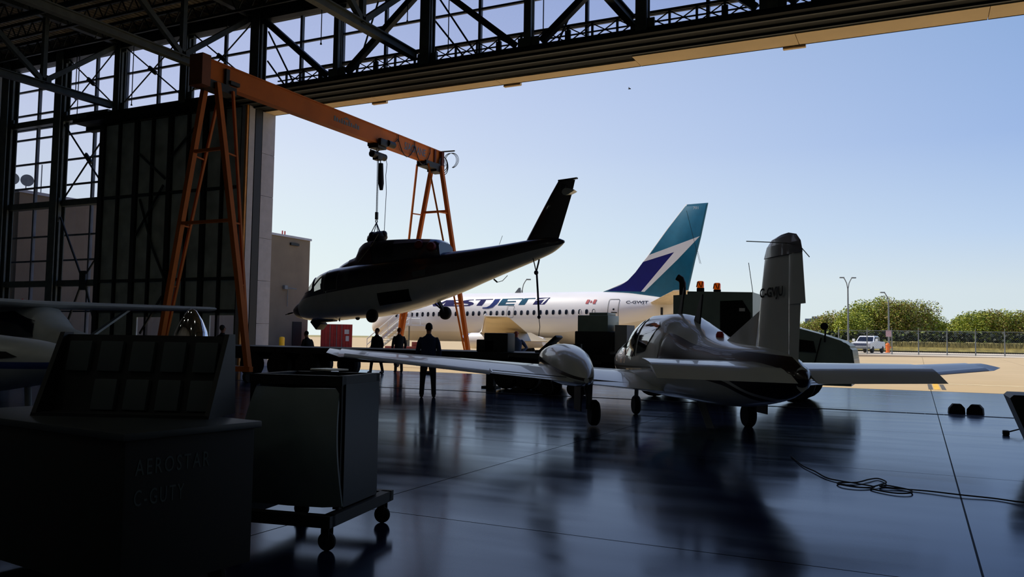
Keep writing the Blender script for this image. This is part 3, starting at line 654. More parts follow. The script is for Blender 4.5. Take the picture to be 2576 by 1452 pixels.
# fin, stabiliser, tail gearbox
def wing(mb, root, tip, t=0.10, n=8):
    """root, tip: (leading point, trailing point) in 3-D; a lens section swept between them; thickness direction derived"""
    R = []
    for (le, te) in (root, tip):
        le, te = Vector(le), Vector(te); R.append((le, te))
    sp = ((R[1][0] + R[1][1]) / 2 - (R[0][0] + R[0][1]) / 2).normalized(); rings = []
    for le, te in R:
        c = (te - le); L = c.length; c.normalize(); nrm = c.cross(sp).normalized(); ring = []
        prof = [(0, 0), (.02, .35), (.08, .7), (.25, 1), (.5, .85), (.8, .4), (1, .03)]
        up = [le + c * L * u + nrm * v * t * L / 2 for u, v in prof]; dn = [le + c * L * u - nrm * v * t * L / 2 for u, v in prof[-1:0:-1]]
        rings.append(up + dn)
    mb.rings(rings)
    return mb
mb = MB(); wing(mb, ((-6.95, 0, -0.05), (-8.3, 0, -0.3)), ((-8.42, 0, 1.55), (-9.22, 0, 1.3)), 0.14); wing(mb, ((-8.42, 0, 1.55), (-9.22, 0, 1.3)), ((-8.82, 0, 1.96), (-9.45, 0, 1.78)), 0.14)
mb.build('tail_fin', M_hnavy, hel)
mb = MB(); mb.lathe((-8.95, -0.35, 1.62), [(.0, .0), (.14, .05), (.16, .3), (.12, .5), (0, .56)], axis=(0, 1, 0), seg=16); mb.cyl((-9.0, -.6, 1.62), (-9.0, -.35, 1.62), .06); mb.bar((-8.8, 0, 1.93), (-9.56, 0.05, 1.8), .12, .05); mb.build('tail_gearbox', M_dark, hel)
mb = MB(); wing(mb, ((-9.05, 0.05, 1.38), (-9.45, 0.05, 1.30)), ((-9.0, .45, 1.34), (-9.52, .5, 1.28)), .5); mb.build('tail_light_housing', M_hwhite, hel)
# cockpit glazing and doors, both sides
M_hglass = glass('cockpit pane', (120, 124, 128))
for s in (1, -1):
    mb = MB(); HF.skin(mb, [(2.62, .88), (2.56, .93), (2.12, .95), (2.15, .18), (2.60, .18)], s, .006); mb.build('cockpit_door_window', glass('cockpit pane', (206, 206, 204)), hel)
    mb = MB(); HF.skin(mb, [(1.92, .91), (1.15, .84), (1.28, .02), (2.02, .10)], s, .010); mb.build('cabin_window_frame', M_grey, hel)
    mb = MB(); HF.skin(mb, [(1.88, .87), (1.18, .80), (1.31, .06), (1.98, .13)], s, .016); mb.build('cabin_window', M_winblack, hel)
    mb = MB(); HF.skin(mb, [(.92, .68), (.58, .64), (.66, .24), (.96, .30)], s, .012); mb.build('small_window', mat('grey pane', (70, 74, 78), .2), hel)
    mb = MB(); HF.skin(mb, [(-.66, -.58), (-2.12, -.74), (-2.05, -1.2), (-.62, -1.08)], s, .012); mb.build('open_bay', M_black, hel)
    mb = MB(); HF.skin(mb, [(-2.40, -.10), (-2.95, -.13), (-2.88, -.38), (-2.38, -.34)], s, .012); mb.build('access_panel', mat('grey panel', (74, 80, 80), .6), hel)
# undercarriage and belly fittings
def wheel(mb, c, r, w, ax=(0, 1, 0)):
    mb.lathe(Vector(c) - Vector(ax) * w / 2, [(r * .5, 0), (r * .85, 0), (r, w * .25), (r, w * .75), (r * .85, w), (r * .5, w)], axis=ax, seg=22); mb.cyl(Vector(c) - Vector(ax) * w * .3, Vector(c) + Vector(ax) * w * .3, r * .52, seg=16)
    return mb
for s, cx, cz in ((1, -0.25, -1.42), (-1, -2.45, -1.72)):
    mb = MB(); mb.bar((cx + .1, s * .7, -1.1), (cx, s * .95, cz + .05), .1, .12); mb.bar((cx + .4, s * .7, -1.1), (cx + .05, s * .85, cz + .15), .06, .06); mb.build('gear_strut', M_dark, hel)
    wheel(MB(), (cx, s * 1.0, cz), .27, .2).build('main_wheel', M_black, hel)
mb = MB(); mb.bar((3.35, 0, -.75), (3.1, 0, -1.15), .5, .35, bev=.03); mb.bar((3.0, .2, -.9), (2.2, .2, -1.02), .3, .14); mb.build('belly_fairing', M_dark, hel)
wheel(MB(), (1.0, 0.25, -1.2), .1, .1).build('belly_lamp', M_black, hel)
mb = MB(); mb.cyl((-5.5, .2, -1.1), (-5.62, .2, -1.25), .03, seg=6); mb.tube([(-5.62, .2, -1.25), (-5.85, .2, -1.25), (-6.1, .2, -1.1)], .012, 6); mb.build('antenna', M_dark, hel)
mb = MB(); mb.cyl((-5.9, 0, .2), (-6.1, 0, .5), .008, seg=6); mb.build('antenna', M_dark, hel)
mb = MB(); mb.cyl((1.9, .3, -1.05), (1.9, .3, -1.16), .03, seg=6); mb.build('antenna', M_dark, hel)
mb = MB(); mb.tube([(-13.0, 28.05, 4.75), (-12.95, 28.15, 4.42), (-12.9, 28.3, 3.98)], .02, 6); mb.tube([(-12.8, 28.45, 4.75), (-12.85, 28.4, 4.35), (-12.9, 28.3, 3.98)], .035, 6); mb.ball((-12.9, 28.3, 3.95), .09, seg=8)
mb.tube([(-12.88, 28.3, 3.95), (-12.82, 28.3, 3.2), (-12.76, 28.3, 2.3)], .04, 8); mb.ball((-12.76, 28.3, 2.27), .07, seg=8); mb.tube([(-12.76, 28.3, 2.27), (-12.72, 28.3, 1.9), (-12.76, 28.3, 1.55)], .014, 6)
tag(mb.build('tail_strap', mat('dark strap', (24, 28, 46), .8)), 'dark strap and tag line looped round the helicopter tail boom, hanging straight down', 'strap')

# ================================================================ AIRLINER
AN = math.radians(180 + 3.55)
al = empty('airliner', (-13.44, 59.13, 0), PI + math.radians(-3.55), 'white twin-engine passenger jet with blue and teal tail parked on the sunlit apron', 'airliner')
AF = Fus([(1.2, 3.75, 4.1, 3.9, .12, 2), (2.0, 3.35, 4.35, 3.9, .4, 2), (3.5, 2.75, 4.62, 3.8, .85, 2), (4.6, 2.35, 4.78, 3.65, 1.2, 2), (6.2, 1.82, 4.98, 3.5, 1.58, 2), (8.2, 1.3, 5.08, 3.25, 1.82, 2), (10.2, 1.1, 5.1, 3.15, 1.88, 2), (20, 1.08, 5.1, 3.12, 1.88, 2), (25.4, 1.08, 5.1, 3.1, 1.88, 2), (27.0, 1.12, 5.02, 3.05, 1.78, 2), (28.3, 1.25, 4.7, 2.9, 1.5, 2), (29.3, 1.45, 3.7, 2.6, 1.1, 2), (30.0, 1.7, 2.95, 2.35, .65, 2), (30.45, 2.15, 2.4, 2.28, .06, 2)])
M_jet = mat('airliner white', (236, 232, 226), 0.4, var=.03, coat=.25, scale=.5); M_jbounce = mat('airliner belly bounce tone', (222, 214, 200), .5, var=.06, scale=.5)  # belly colour carries the warm bounce light off the apron, painted in
M_teal = mat('teal paint', (0, 92, 118), .35, var=.08); M_indigo = mat('indigo paint', (18, 20, 104), .35, var=.08)
mb = MB(); AF.loft(mb, 1.2, 30.42, .4, [lambda x: herm([1, 6, 12, 26, 30.4], [3.8, 2.6, 1.9, 1.9, 2.0], x)], (0, 1), K=8); mb.build('fuselage', [M_jet, M_jbounce], al)
def fin2(mb, pts, t=.18):
    # upright blade from an outline in (x, z), lens-thick
    n = len(pts); cx = sum(p[0] for p in pts) / n; cz = sum(p[1] for p in pts) / n
    rings = []
    for y, k in ((-t / 2, .96), (-t / 4, .995), (t / 4, .995), (t / 2, .96)): rings.append([(cx + (a - cx) * k, y, cz + (b - cz) * k) for a, b in pts])
    mb.rings(rings, sm=False)
fp = [(8.2, 5.0), (6.9, 5.4), (6.1, 5.8), (5.5, 6.4), (4.7, 7.4), (3.0, 9.6), (1.6, 11.33), (1.5, 11.38), (-0.02, 11.4), (.5, 8.95), (.92, 7.3), (1.45, 5.0), (1.7, 4.4), (4.0, 4.5)]
mb = MB(); fin2(mb, fp, .26); fn = mb.build('tail_fin', M_teal, al)
def plate(mb, pts, y0, y1): mb.prism(pts, y0, y1, 'y')
for s in (1, -1):
    y0, y1 = s * .131, s * .139
    mb = MB(); plate(mb, [(7.7, 5.12), (6.6, 5.55), (6.05, 5.9), (5.45, 6.5), (4.86, 7.25), (2.46, 7.9), (5.0, 5.04)], y0, y1); mb.build('indigo_field', M_indigo, fn)
    mb = MB(); plate(mb, [(4.38, 7.76), (.56, 8.98), (2.2, 7.35), (4.74, 5.02), (5.0, 5.04), (2.46, 7.9), (4.86, 7.25)], y0, s * .142); mb.build('white_swoosh', M_jet, fn)
    mb = MB(); mb.bar((1.55, y1, 10.9), (.55, y1, 7.0), .012, .02); mb.build('rudder_line', M_dark, fn)
    mb = MB(); flat_text(mb, text_bm('701', .38, .2), lambda u, v, s=s: Vector(((1.05 - u * 1) if s > 0 else (.67 + u), s * .145, 10.95 + v))); mb.build('fleet_number', M_jet, fn)
mb = MB(); mb.tube([(7.9, 0, 5.12), (6.1, 0, 5.82), (5.5, 0, 6.42), (4.7, 0, 7.42), (3.0, 0, 9.62), (1.55, 0, 11.36)], .075, 8); mb.build('fin_edge_highlight', M_jet, fn)  # white tube paints the sun's highlight along the front edge of the fin
mb = MB()
for s in (1, -1): wing(mb, ((4.2, s * .6, 4.15), (1.7, s * .5, 4.1)), ((.7, s * 5.5, 4.75), (-.35, s * 5.5, 4.75)), .09)
mb.build('tailplane', mat('tail beige white', (214, 198, 170), .45), al)
mb = MB(); mb.box((3.1, .95, 3.55), (.15, .1, .55)); mb.build('tail_strake', M_dark, al)
# wings: left one comes towards the hangar
for s in (1, -1):
    mb = MB()
    wing(mb, ((18.6, s * 1.5, 1.55), (12.1, s * 1.5, 1.35)), ((15.2, s * 6.0, 1.95), (11.3, s * 6.0, 1.75)), .12); wing(mb, ((15.2, s * 6.0, 1.95), (11.3, s * 6.0, 1.75)), ((9.9, s * 14.2, 2.75), (8.2, s * 14.2, 2.7)), .10)
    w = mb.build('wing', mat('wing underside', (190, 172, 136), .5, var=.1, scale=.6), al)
    mb = MB(); mb.cyl((15.25, s * 6.0, 1.93), (9.95, s * 14.2, 2.76), .06, .04, 8); mb.cyl((18.6, s * 1.5, 1.55), (15.25, s * 6, 1.93), .1, .06, 8); mb.build('leading_edge', M_chrome, w)
    mb = MB(); mb.bar((8.25, s * 14.25, 2.76), (10.0, s * 14.25, 2.8), .1, .09, bev=.03); mb.ball((9.9, s * 14.2, 2.85), .1, seg=8); mb.build('wing_tip', M_jet, w)
    mb = MB(); mb.prism([(12.3, 1.4), (10.6, .75), (10.4, .8), (11.5, 1.5)], s * 1.7, s * 4.0, 'y'); mb.prism([(11.4, 1.75), (9.9, 1.2), (9.8, 1.25), (11.2, 1.85)], s * 5.8, s * 9.5, 'y'); mb.build('flap', mat('wing underside', (190, 172, 136)), w)
    e = MB(); e.lathe((10.6, s * 4.9, 1.2), [(.30, 0), (.42, .5), (.52, 1.5), (.60, 3.0), (.62, 5.0), (.60, 6.2), (.52, 6.75), (.46, 6.78), (.44, 6.3)], axis=(1, 0, 0), seg=28); en = e.build('engine_nacelle', M_jet, al)
    mb = MB(); mb.lathe((10.6, s * 4.9, 1.2), [(.60, 6.2), (.545, 6.72), (.50, 6.82), (.45, 6.76), (.45, 6.2)], axis=(1, 0, 0), seg=28); mb.build('intake_lip', M_chrome, en)
    for dy in (.0, .45): wheel(MB(), (13.2, s * (2.3 + dy), .42), .46, .3).build('main_wheel', M_black, al)
    MB().bar((13.2, s * 2.5, .5), (13.2, s * 2.5, 1.7), .2, .2).build('gear_leg', M_grey, al)
for dy in (-.2, .2): wheel(MB(), (26.6, dy, .3), .3, .2).build('nose_wheel', M_black, al)
MB().bar((26.6, 0, .3), (26.6, 0, 1.4), .14, .14).build('gear_leg', M_grey, al)
# windows, doors, writing on the side
def rrect(x0, x1, z0, z1, r, n=4):
    out = []
    for cx, cz, a in ((x1 - r, z1 - r, 0), (x0 + r, z1 - r, 1), (x0 + r, z0 + r, 2), (x1 - r, z0 + r, 3)):
        for i in range(n + 1): t = (a + i / n) * PI / 2; out.append((cx + r * math.cos(t), cz + r * math.sin(t)))
    return out
for s in (1, -1):
    x = 8.1; k = 0
    while x < 26.5:
        zc = 3.50 - (x - 8) * .0132 * 1.0
        mb = MB(); AF.skin(mb, rrect(x - .115, x + .115, zc - .19, zc + .19, .1), s, .012, nx=.5)
        mb.build('cabin_window', M_winblack, al)
        if k in (0, 2) and s == 1:
            mb = MB(); AF.skin(mb, rrect(x - (.10 if k == 0 else .10), x + (.06 if k == 0 else 0), zc - .18, zc + .14, .05), s, .018, nx=.5); mb.build('window_blind', M_jet, al)
        x += .555; k += 1
    def outline(a, b, c, d, r, t, nm, m):
        mb = MB()
        for i in range(1):
            o1 = rrect(a, b, c, d, r); o2 = rrect(a + t, b - t, c + t, d - t, max(.01, r - t)); n_ = len(o1)
            for j in range(n_):
                q = [o1[j], o1[(j + 1) % n_], o2[(j + 1) % n_], o2[j]]
                if (Vector(q[0]) - Vector(q[1])).length > 1e-3: AF.skin(mb, q, s, .014, nx=5, nz=.2)
        mb.build(nm, m, al)
    outline(6.2, 7.02, 2.75, 4.45, .12, .035, 'rear_door_outline', M_dsteel)
    outline(14.9, 15.55, 3.0, 4.0, .14, .03, 'overwing_exit_outline', M_grey)
    mb = MB(); AF.skin(mb, [(6.3, 3.38), (6.75, 3.42), (6.75, 3.48), (6.3, 3.46)], s, .016); AF.skin(mb, rrect(6.5, 6.64, 3.6, 3.74, .05), s, .016); mb.build('door_handle', M_dark, al)
    def write(txt, x0, x1, z0, h, nm, m, shear=0, bold=0, mir=False, off=.007):
        b = text_bm(txt, x1 - x0, h, shear, bold)
        if s > 0:          # nose is on the reader's left: reading direction runs from nose to tail
            for v in b.verts: v.co.x = (x1 - x0) - v.co.x
        for v in b.verts: v.co.x += x0; v.co.z += z0
        mb = MB(); AF.skin_bm(mb, b, s, off, 5.0, .06); return mb.build(nm, m, al)
    write('C-GWJT', 4.15, 5.72, 4.05, .27, 'registration', M_indigo if 0 else mat('dark grey lettering', (44, 48, 58), .5), 0, .02)
    M_blue = mat('deep blue lettering', (10, 44, 112), .9); M_letn = mat('indigo lettering', (14, 16, 84), .9); M_lett = mat('teal lettering', (0, 78, 104), .9)
    for P, m in (([(24.2, 4.5), (23.6, 4.5), (23.35, 4.15), (22.9, 4.5), (22.5, 4.5), (22.3, 4.15), (21.6, 4.5), (21.3, 4.5), (22.2, 3.98), (22.7, 3.98), (22.95, 4.25), (23.4, 3.98), (23.8, 3.98)], M_letn),
        ([(21.45, 4.50), (19.95, 4.50), (19.95, 4.43), (20.85, 4.43), (20.6, 4.31), (20.23, 4.28), (20.24, 4.21), (20.62, 4.21), (20.73, 4.07), (20.2, 4.02), (20.25, 3.97), (21.75, 3.97)], M_letn),
        ([(18.94, 4.53), (19.41, 4.51), (19.86, 4.45), (20.07, 4.35), (19.98, 4.26), (19.72, 4.21), (19.32, 4.17), (19.26, 4.12), (19.33, 4.07), (20.32, 4.04), (20.26, 3.97), (19.13, 3.98), (18.82, 4.09), (18.80, 4.23), (19.0, 4.31), (19.25, 4.35), (19.44, 4.39), (19.29, 4.44), (18.9, 4.46)], M_letn),
        ([(18.76, 4.53), (17.12, 4.56), (17.11, 4.48), (17.73, 4.47), (17.94, 4.0), (18.47, 4.0), (18.24, 4.46), (18.76, 4.46)], M_letn),
        ([(16.95, 4.54), (16.41, 4.55), (16.50, 4.3), (16.62, 4.08), (16.9, 3.86), (17.3, 3.76), (17.85, 3.77), (17.84, 3.85), (17.45, 3.88), (17.2, 4.01), (17.03, 4.24)], M_blue),
        ([(16.23, 4.56), (14.33, 4.58), (14.33, 4.5), (15.72, 4.5), (15.75, 4.36), (14.92, 4.37), (14.92, 4.29), (15.78, 4.28), (15.82, 4.11), (14.95, 4.13), (14.97, 4.01), (16.46, 4.0)], M_lett),
        ([(14.27, 4.58), (13.27, 4.6), (13.27, 4.52), (13.86, 4.51), (14.04, 4.04), (14.59, 4.03), (14.40, 4.5), (14.27, 4.5)], M_lett)):
        if s < 0: P = [(37.2 - a, b) for a, b in P][::-1]
        mb = MB(); AF.skin(mb, P, s, .008, nx=.8, nz=.06); mb.build('airline_lettering', m, al)
    b = bmesh.new(); f = b.faces.new([b.verts.new(p) for p in ((13.32, 0, 4.06), (13.06, 0, 4.6), (11.99, 0, 4.62), (12.26, 0, 4.15), (12.3, 0, 4.07))]); mb = MB(); AF.skin_bm(mb, b, s, .008, 1, .06); mb.build('airline_logo', M_letn, al)
    b = bmesh.new(); f = b.faces.new([b.verts.new(p) for p in ((13.13, 0, 4.36), (13.06, 0, 4.44), (12.1, 0, 4.59), (12.5, 0, 4.10), (12.6, 0, 4.10), (12.40, 0, 4.46))]); mb = MB(); AF.skin_bm(mb, b, s, .014, 1, .06); mb.build('logo_swoosh', M_jet, al)
    M_flag = mat('flag red', (170, 20, 40), .5)
    mb = MB(); AF.skin(mb, [(8.85, 4.10), (8.62, 4.10), (8.55, 4.42), (8.78, 4.42)], s, .018); AF.skin(mb, [(8.28, 4.10), (8.05, 4.10), (8.0, 4.42), (8.22, 4.42)], s, .018)
    AF.skin(mb, [(8.47, 4.28), (8.52, 4.2), (8.44, 4.16), (8.34, 4.2), (8.36, 4.28), (8.42, 4.38)], s, .018); mb.build('maple_leaf_flag', M_flag, al)
mb = MB(); mb.prism([(15.9, 5.05), (15.3, 5.05), (15.35, 5.5), (15.5, 5.5)], -.03, .03, 'y'); mb.build('blade_antenna', M_grey, al)

# airstairs at the forward door
AM = Matrix.Translation((-13.44, 59.13, 0)) @ Matrix.Rotation(PI + math.radians(-3.55), 4, 'Z')
st = bpy.data.objects.new('airstairs', None); C.objects.link(st); st.matrix_world = AM
tag(st, 'white mobile passenger stairs rising to the forward door of the jet', 'airstairs')
mb = MB()
for i in range(12):
    f = i / 11; mb.box((27.6 - f * 3.1, 3.4, .25 + f * 2.2), (.34, 1.3, .05))
mb.build('steps', M_white, st)
for y in (2.75, 4.05):
    mb = MB(); mb.bar((27.8, y, .12), (24.4, y, 2.45), .05, .2); mb.build('side_stringer', M_white, st)
    mb = MB()
    for dz in (.55, 1.05): mb.cyl((27.7, y, .15 + dz), (24.4, y, 2.4 + dz), .045, seg=6); mb.cyl((24.4, y, 2.4 + dz), (23.2, y, 2.4 + dz), .045, seg=6)
    for f in (0, .33, .66, 1): mb.cyl((27.7 - 3.3 * f, y, .15 + 2.25 * f), (27.7 - 3.3 * f, y, 1.2 + 2.25 * f), .025, seg=6)
    mb.cyl((23.2, y, 2.4), (23.2, y, 3.45), .03, seg=6); mb.build('handrail', M_white, st)
MB().span((23.1, 2.2, 2.3), (24.5, 4.1, 2.42)).build('landing', M_white, st)
mb = MB(); mb.bar((24.3, 2.8, 0.4), (24.3, 2.8, 2.3), .08, .08); mb.bar((24.3, 4.0, .4), (24.3, 4.0, 2.3), .08, .08); mb.bar((27.3, 3.4, .35), (23.4, 3.4, .35), 1.0, .12); mb.build('chassis', M_grey, st)
for x in (24.0, 27.0):
    for y in (2.85, 3.95): wheel(MB(), (x, y, .22), .22, .16).build('wheel', M_black, st)
# ================================================================ TWIN-ENGINE LIGHT AIRCRAFT
px_, py_ = cam2b(2.76, 14.7)
TW = empty('light_aircraft', (px_, py_, 0), math.radians(90 + 26.16 + 7), 'white and dark striped twin-engine propeller plane with upright fin lettered C-GVJU', 'light aircraft')
TW.scale = (1.02, 1.015, 1.0); TW.rotation_euler[0] = 0.010
TF = Fus([(-5.0, .92, 1.20, 1.08, .08, 2), (-4.72, .82, 1.33, 1.08, .18, 2), (-4.1, .70, 1.42, 1.08, .28, 2.2), (-3.3, .60, 1.46, 1.05, .38, 2.4), (-2.4, .56, 1.56, 1.02, .46, 2.5), (-1.6, .56, 1.76, 1.0, .54, 2.6), (-.8, .54, 1.94, .98, .59, 2.6), (0, .54, 1.95, .98, .61, 2.6), (.5, .55, 1.86, .98, .60, 2.6), (.95, .58, 1.62, .98, .57, 2.5), (1.5, .66, 1.52, 1.0, .52, 2.3), (2.1, .76, 1.42, 1.04, .42, 2.1), (2.6, .9, 1.28, 1.08, .24, 2), (2.8, 1.02, 1.14, 1.08, .04, 2)])
M_tw = mat('aircraft white', (188, 192, 192), 0.28, var=.05, coat=.5); M_tstr = mat('dark brown stripe', (30, 16, 18), .3, coat=.4); M_tgrey = mat('aircraft pale grey', (205, 208, 208))  # the pale grey is not used on any part
b1 = lambda x: herm([-5.4, -4, -2.5, -1.4, -1.1, 2.7], [1.29, 1.36, 1.42, 1.60, 1.05, .98], x)
b2_ = lambda x: herm([-5.4, -4.7, -4.1, -3.4, -2.5, -1.4, -1.1, 2.7], [.70, .78, .84, 1.02, 1.12, 1.1, 1.0, .93], x)
b3 = lambda x: herm([-5.4, -4.1, -3.4, -2, 2.7], [.66, .80, .96, 1.04, .90], x)
b4 = lambda x: herm([-5.4, -4.1, -3.4, -2, 2.7], [.60, .74, .90, .98, .86], x)
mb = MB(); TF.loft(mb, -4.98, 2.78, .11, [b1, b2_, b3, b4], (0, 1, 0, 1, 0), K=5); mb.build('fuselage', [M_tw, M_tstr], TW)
M_tglass = mat('reflective cabin window', (10, 12, 16), .05, var=.02, coat=1.0)
for s in (1, -1):
    for q, nm in (([(1.18, 1.50), (.72, 1.72), (.62, 1.66), (.70, 1.24), (1.25, 1.30)], 'windscreen'), ([(.52, 1.74), (.05, 1.84), (-.02, 1.76), (.02, 1.26), (.12, 1.18), (.52, 1.20), (.58, 1.32)], 'cabin_window'), ([(-.12, 1.80), (-.8, 1.80), (-.95, 1.72), (-.6, 1.30), (-.18, 1.24)], 'rear_window')):
        mb = MB(); TF.skin(mb, q, s, .008, nx=.15); mb.build(nm, M_tglass, TW)
mb = MB()
for x in (.62, -.06, 2.0): 
    pts = [(x, TF.hw(x, z) + .006, z) for z in [1.2 + .06 * i for i in range(12)] if z < TF.at(x)[1]]
    mb.tube(pts, .008, 5); mb.tube([(a, -b, c) for a, b, c in pts], .008, 5)
mb.build('panel_seam', M_tstr, TW)
# wings with nacelles
for s in (1, -1):
    mb = MB(); wing(mb, ((.95, s * .35, .80), (-1.25, s * .35, .66)), ((.75, s * 1.75, .90), (-1.05, s * 1.75, .76)), .15); wing(mb, ((.75, s * 1.75, .90), (-1.05, s * 1.75, .76)), ((.22, s * 5.6, 1.16), (-.78, s * 5.6, 1.10)), .13); wing(mb, ((.22, s * 5.6, 1.16), (-.78, s * 5.6, 1.10)), ((-.05, s * 5.78, 1.19), (-.7, s * 5.78, 1.15)), .10)
    w = mb.build('wing', M_tw, TW)
    mb = MB(); wing(mb, ((-.72, s * 3.2, .905), (-.98, s * 3.2, .88)), ((-.58, s * 5.5, 1.13), (-.80, s * 5.5, 1.10)), .3); mb.build('aileron', M_tw, w)
    mb = MB(); mb.bar((-.70, s * 3.18, .95), (-.99, s * 3.18, .91), .01, .02); mb.bar((-.85, s * .7, .75), (-.82, s * 3.15, .93), .012, .012); mb.build('hinge_line', M_navy, w)
    NF = Fus([(-1.35, .78, .84, .82, .03, 2), (-1.1, .72, .98, .84, .16, 2.2), (-.6, .68, 1.18, .9, .28, 2.4), (0, .66, 1.32, .98, .36, 2.5), (.6, .68, 1.38, 1.02, .40, 2.5), (1.15, .74, 1.34, 1.05, .38, 2.4), (1.4, .86, 1.22, 1.06, .26, 2)])
    mb = MB(); NF.loft(mb, -1.33, 1.4, .1, [lambda x: herm([-1.4, 0, 1.4], [.84, 1.02, 1.2], x), lambda x: herm([-1.4, 0, 1.4], [.80, .94, 1.13], x)], (0, 1, 0), K=5); o = mb.build('engine_nacelle', [M_tw, M_tstr], TW); o.location = (0, s * 1.72, 0)
    mb = MB(); mb.lathe((1.4, 0, 1.05), [(.17, 0), (.16, .08), (.1, .24), (0, .33)], axis=(1, 0, 0), seg=20); o2 = mb.build('spinner', M_chrome, o)
    mb = MB()
    for a in (.06, .06 + PI):
        d = Vector((0, math.cos(a), math.sin(a))); e = Vector((0, -d.z, d.y)); p0 = Vector((1.5, 0, 1.05))
        mb.rings([[p0 + d * r + e * wv * c + Vector((1, 0, 0)) * (.03 * c2) for c, c2 in ((-1, .6), (0, 1), (1, -.2), (0, -.8))] for r, wv in ((.12, .05), (.3, .08), (.65, .085), (.9, .05))])
    mb.build('propeller', M_dark, o)
    # main gear under each nacelle
    mb = MB(); mb.cyl((-.35, s * 1.45, .72), (-.3, s * 1.45, .28), .05, seg=10); mb.bar((.1, s * 1.45, .7), (-.25, s * 1.45, .35), .03, .05); mb.build('gear_leg', M_grey, TW)
    MB().bar((-.2, s * 1.62, .66), (-.2, s * 1.62, .25), .55, .02, up=(0, 1, 0)).build('gear_door', M_dark, TW)
    wheel(MB(), (-.3, s * 1.36, .22), .22, .15).build('wheel', M_black, TW)
mb = MB(); mb.cyl((1.9, 0, .75), (1.95, 0, .26), .04, seg=10); mb.build('gear_leg', M_grey, TW); wheel(MB(), (1.95, 0, .19), .19, .12).build('wheel', M_black, TW)
mb = MB(); mb.bar((-.9, -.25, .58), (-1.45, -.25, .1), .12, .02); mb.build('entry_step', M_grey, TW)
# tail
mb = MB(); wing(mb, ((-3.68, 0, 1.32), (-4.68, 0, 1.20)), ((-3.98, 0, 2.60), (-4.70, 0, 2.60)), .10); wing(mb, ((-3.98, 0, 2.60), (-4.70, 0, 2.60)), ((-4.2, 0, 2.74), (-4.64, 0, 2.76)), .09)
mb.prism([(-2.75, 1.49), (-3.95, 1.92), (-4.2, 1.3), (-3.4, 1.32)], -.03, .03, 'y'); fn = mb.build('tail_fin', M_tw, TW)
mb = MB(); wing(mb, ((-3.95, 0, 2.56), (-4.98, 0, 2.56)), ((-4.03, 0, 2.70), (-4.93, 0, 2.70)), .105); wing(mb, ((-4.03, 0, 2.70), (-4.93, 0, 2.70)), ((-4.16, 0, 2.78), (-4.82, 0, 2.79)), .10); wing(mb, ((-4.16, 0, 2.78), (-4.82, 0, 2.79)), ((-4.4, 0, 2.82), (-4.62, 0, 2.83)), .09); mb.build('fin_cap', M_tstr, fn)
mb = MB()
R = Matrix.Translation((-4.64, 0, 0)) @ Matrix.Rotation(math.radians(3), 4, 'Z')
k = len(mb.bm.verts); wing(mb, ((0, 0, 1.95), (-.38, 0, 1.95)), ((0, 0, 2.55), (-.30, 0, 2.57)), .16); wing(mb, ((0, 0, 1.18), (-.22, 0, 1.18)), ((0, 0, 1.95), (-.27, 0, 1.95)), .16)
for v in mb.bm.verts: v.co = R @ v.co
mb.build('rudder', M_tw, fn)
for s in (1, -1):
    mb = MB(); b = text_bm('C-GVJU', .66, .16, 0, .03)
    for v in b.verts: v.co.x = (-3.92 - v.co.x) if s > 0 else (-4.58 + v.co.x)
    flat_text(mb, b, lambda u, v, s=s: Vector((u, s * .047, 2.02 + v))); mb.build('registration', M_black, fn)
for s in (1, -1):
    mb = MB(); wing(mb, ((-3.95, s * .1, 1.19), (-4.75, s * .1, 1.17)), ((-4.25, s * 1.72, 1.23), (-4.75, s * 1.72, 1.21)), .13); tp = mb.build('tailplane', M_tw, TW)
    mb = MB(); wing(mb, ((-4.74, s * .12, 1.18), (-5.13, s * .12, 1.02)), ((-4.74, s * 1.74, 1.22), (-5.08, s * 1.74, 1.05)), .1); mb.build('elevator', M_tw, tp)
mb = MB(); mb.lathe((-4.76, 0, 1.07), [(.2, 0), (.16, -.15), (.03, -.32), (0, -.33)], axis=(1, 0, 0), seg=16); mb.build('tail_cone', M_tstr, TW)
mb = MB(); mb.prism([(-.55, 1.90), (-.72, 1.90), (-.88, 2.38), (-.84, 2.38)], -.012, .012, 'y'); mb.build('blade_antenna', M_dark, TW)
mb = MB(); mb.prism([(-1.35, 1.80), (-1.6, 1.70), (-1.72, 2.22), (-1.68, 2.22)], -.012, .012, 'y'); mb.build('blade_antenna', M_dark, TW)
mb = MB(); mb.lathe((-2.45, 0, 1.54), [(.06, 0), (.06, .05), (.04, .09), (0, .1)], seg=14); mb.build('beacon', mat('red beacon', (150, 10, 16), .3), TW)
mb = MB(); mb.cyl((-4.62, .02, 2.70), (-4.55, .50, 2.71), .006, seg=6); mb.cyl((-4.9, -.02, 2.62), (-4.95, -.1, 2.5), .006, seg=6); mb.build('whip_antenna', M_grey, fn)

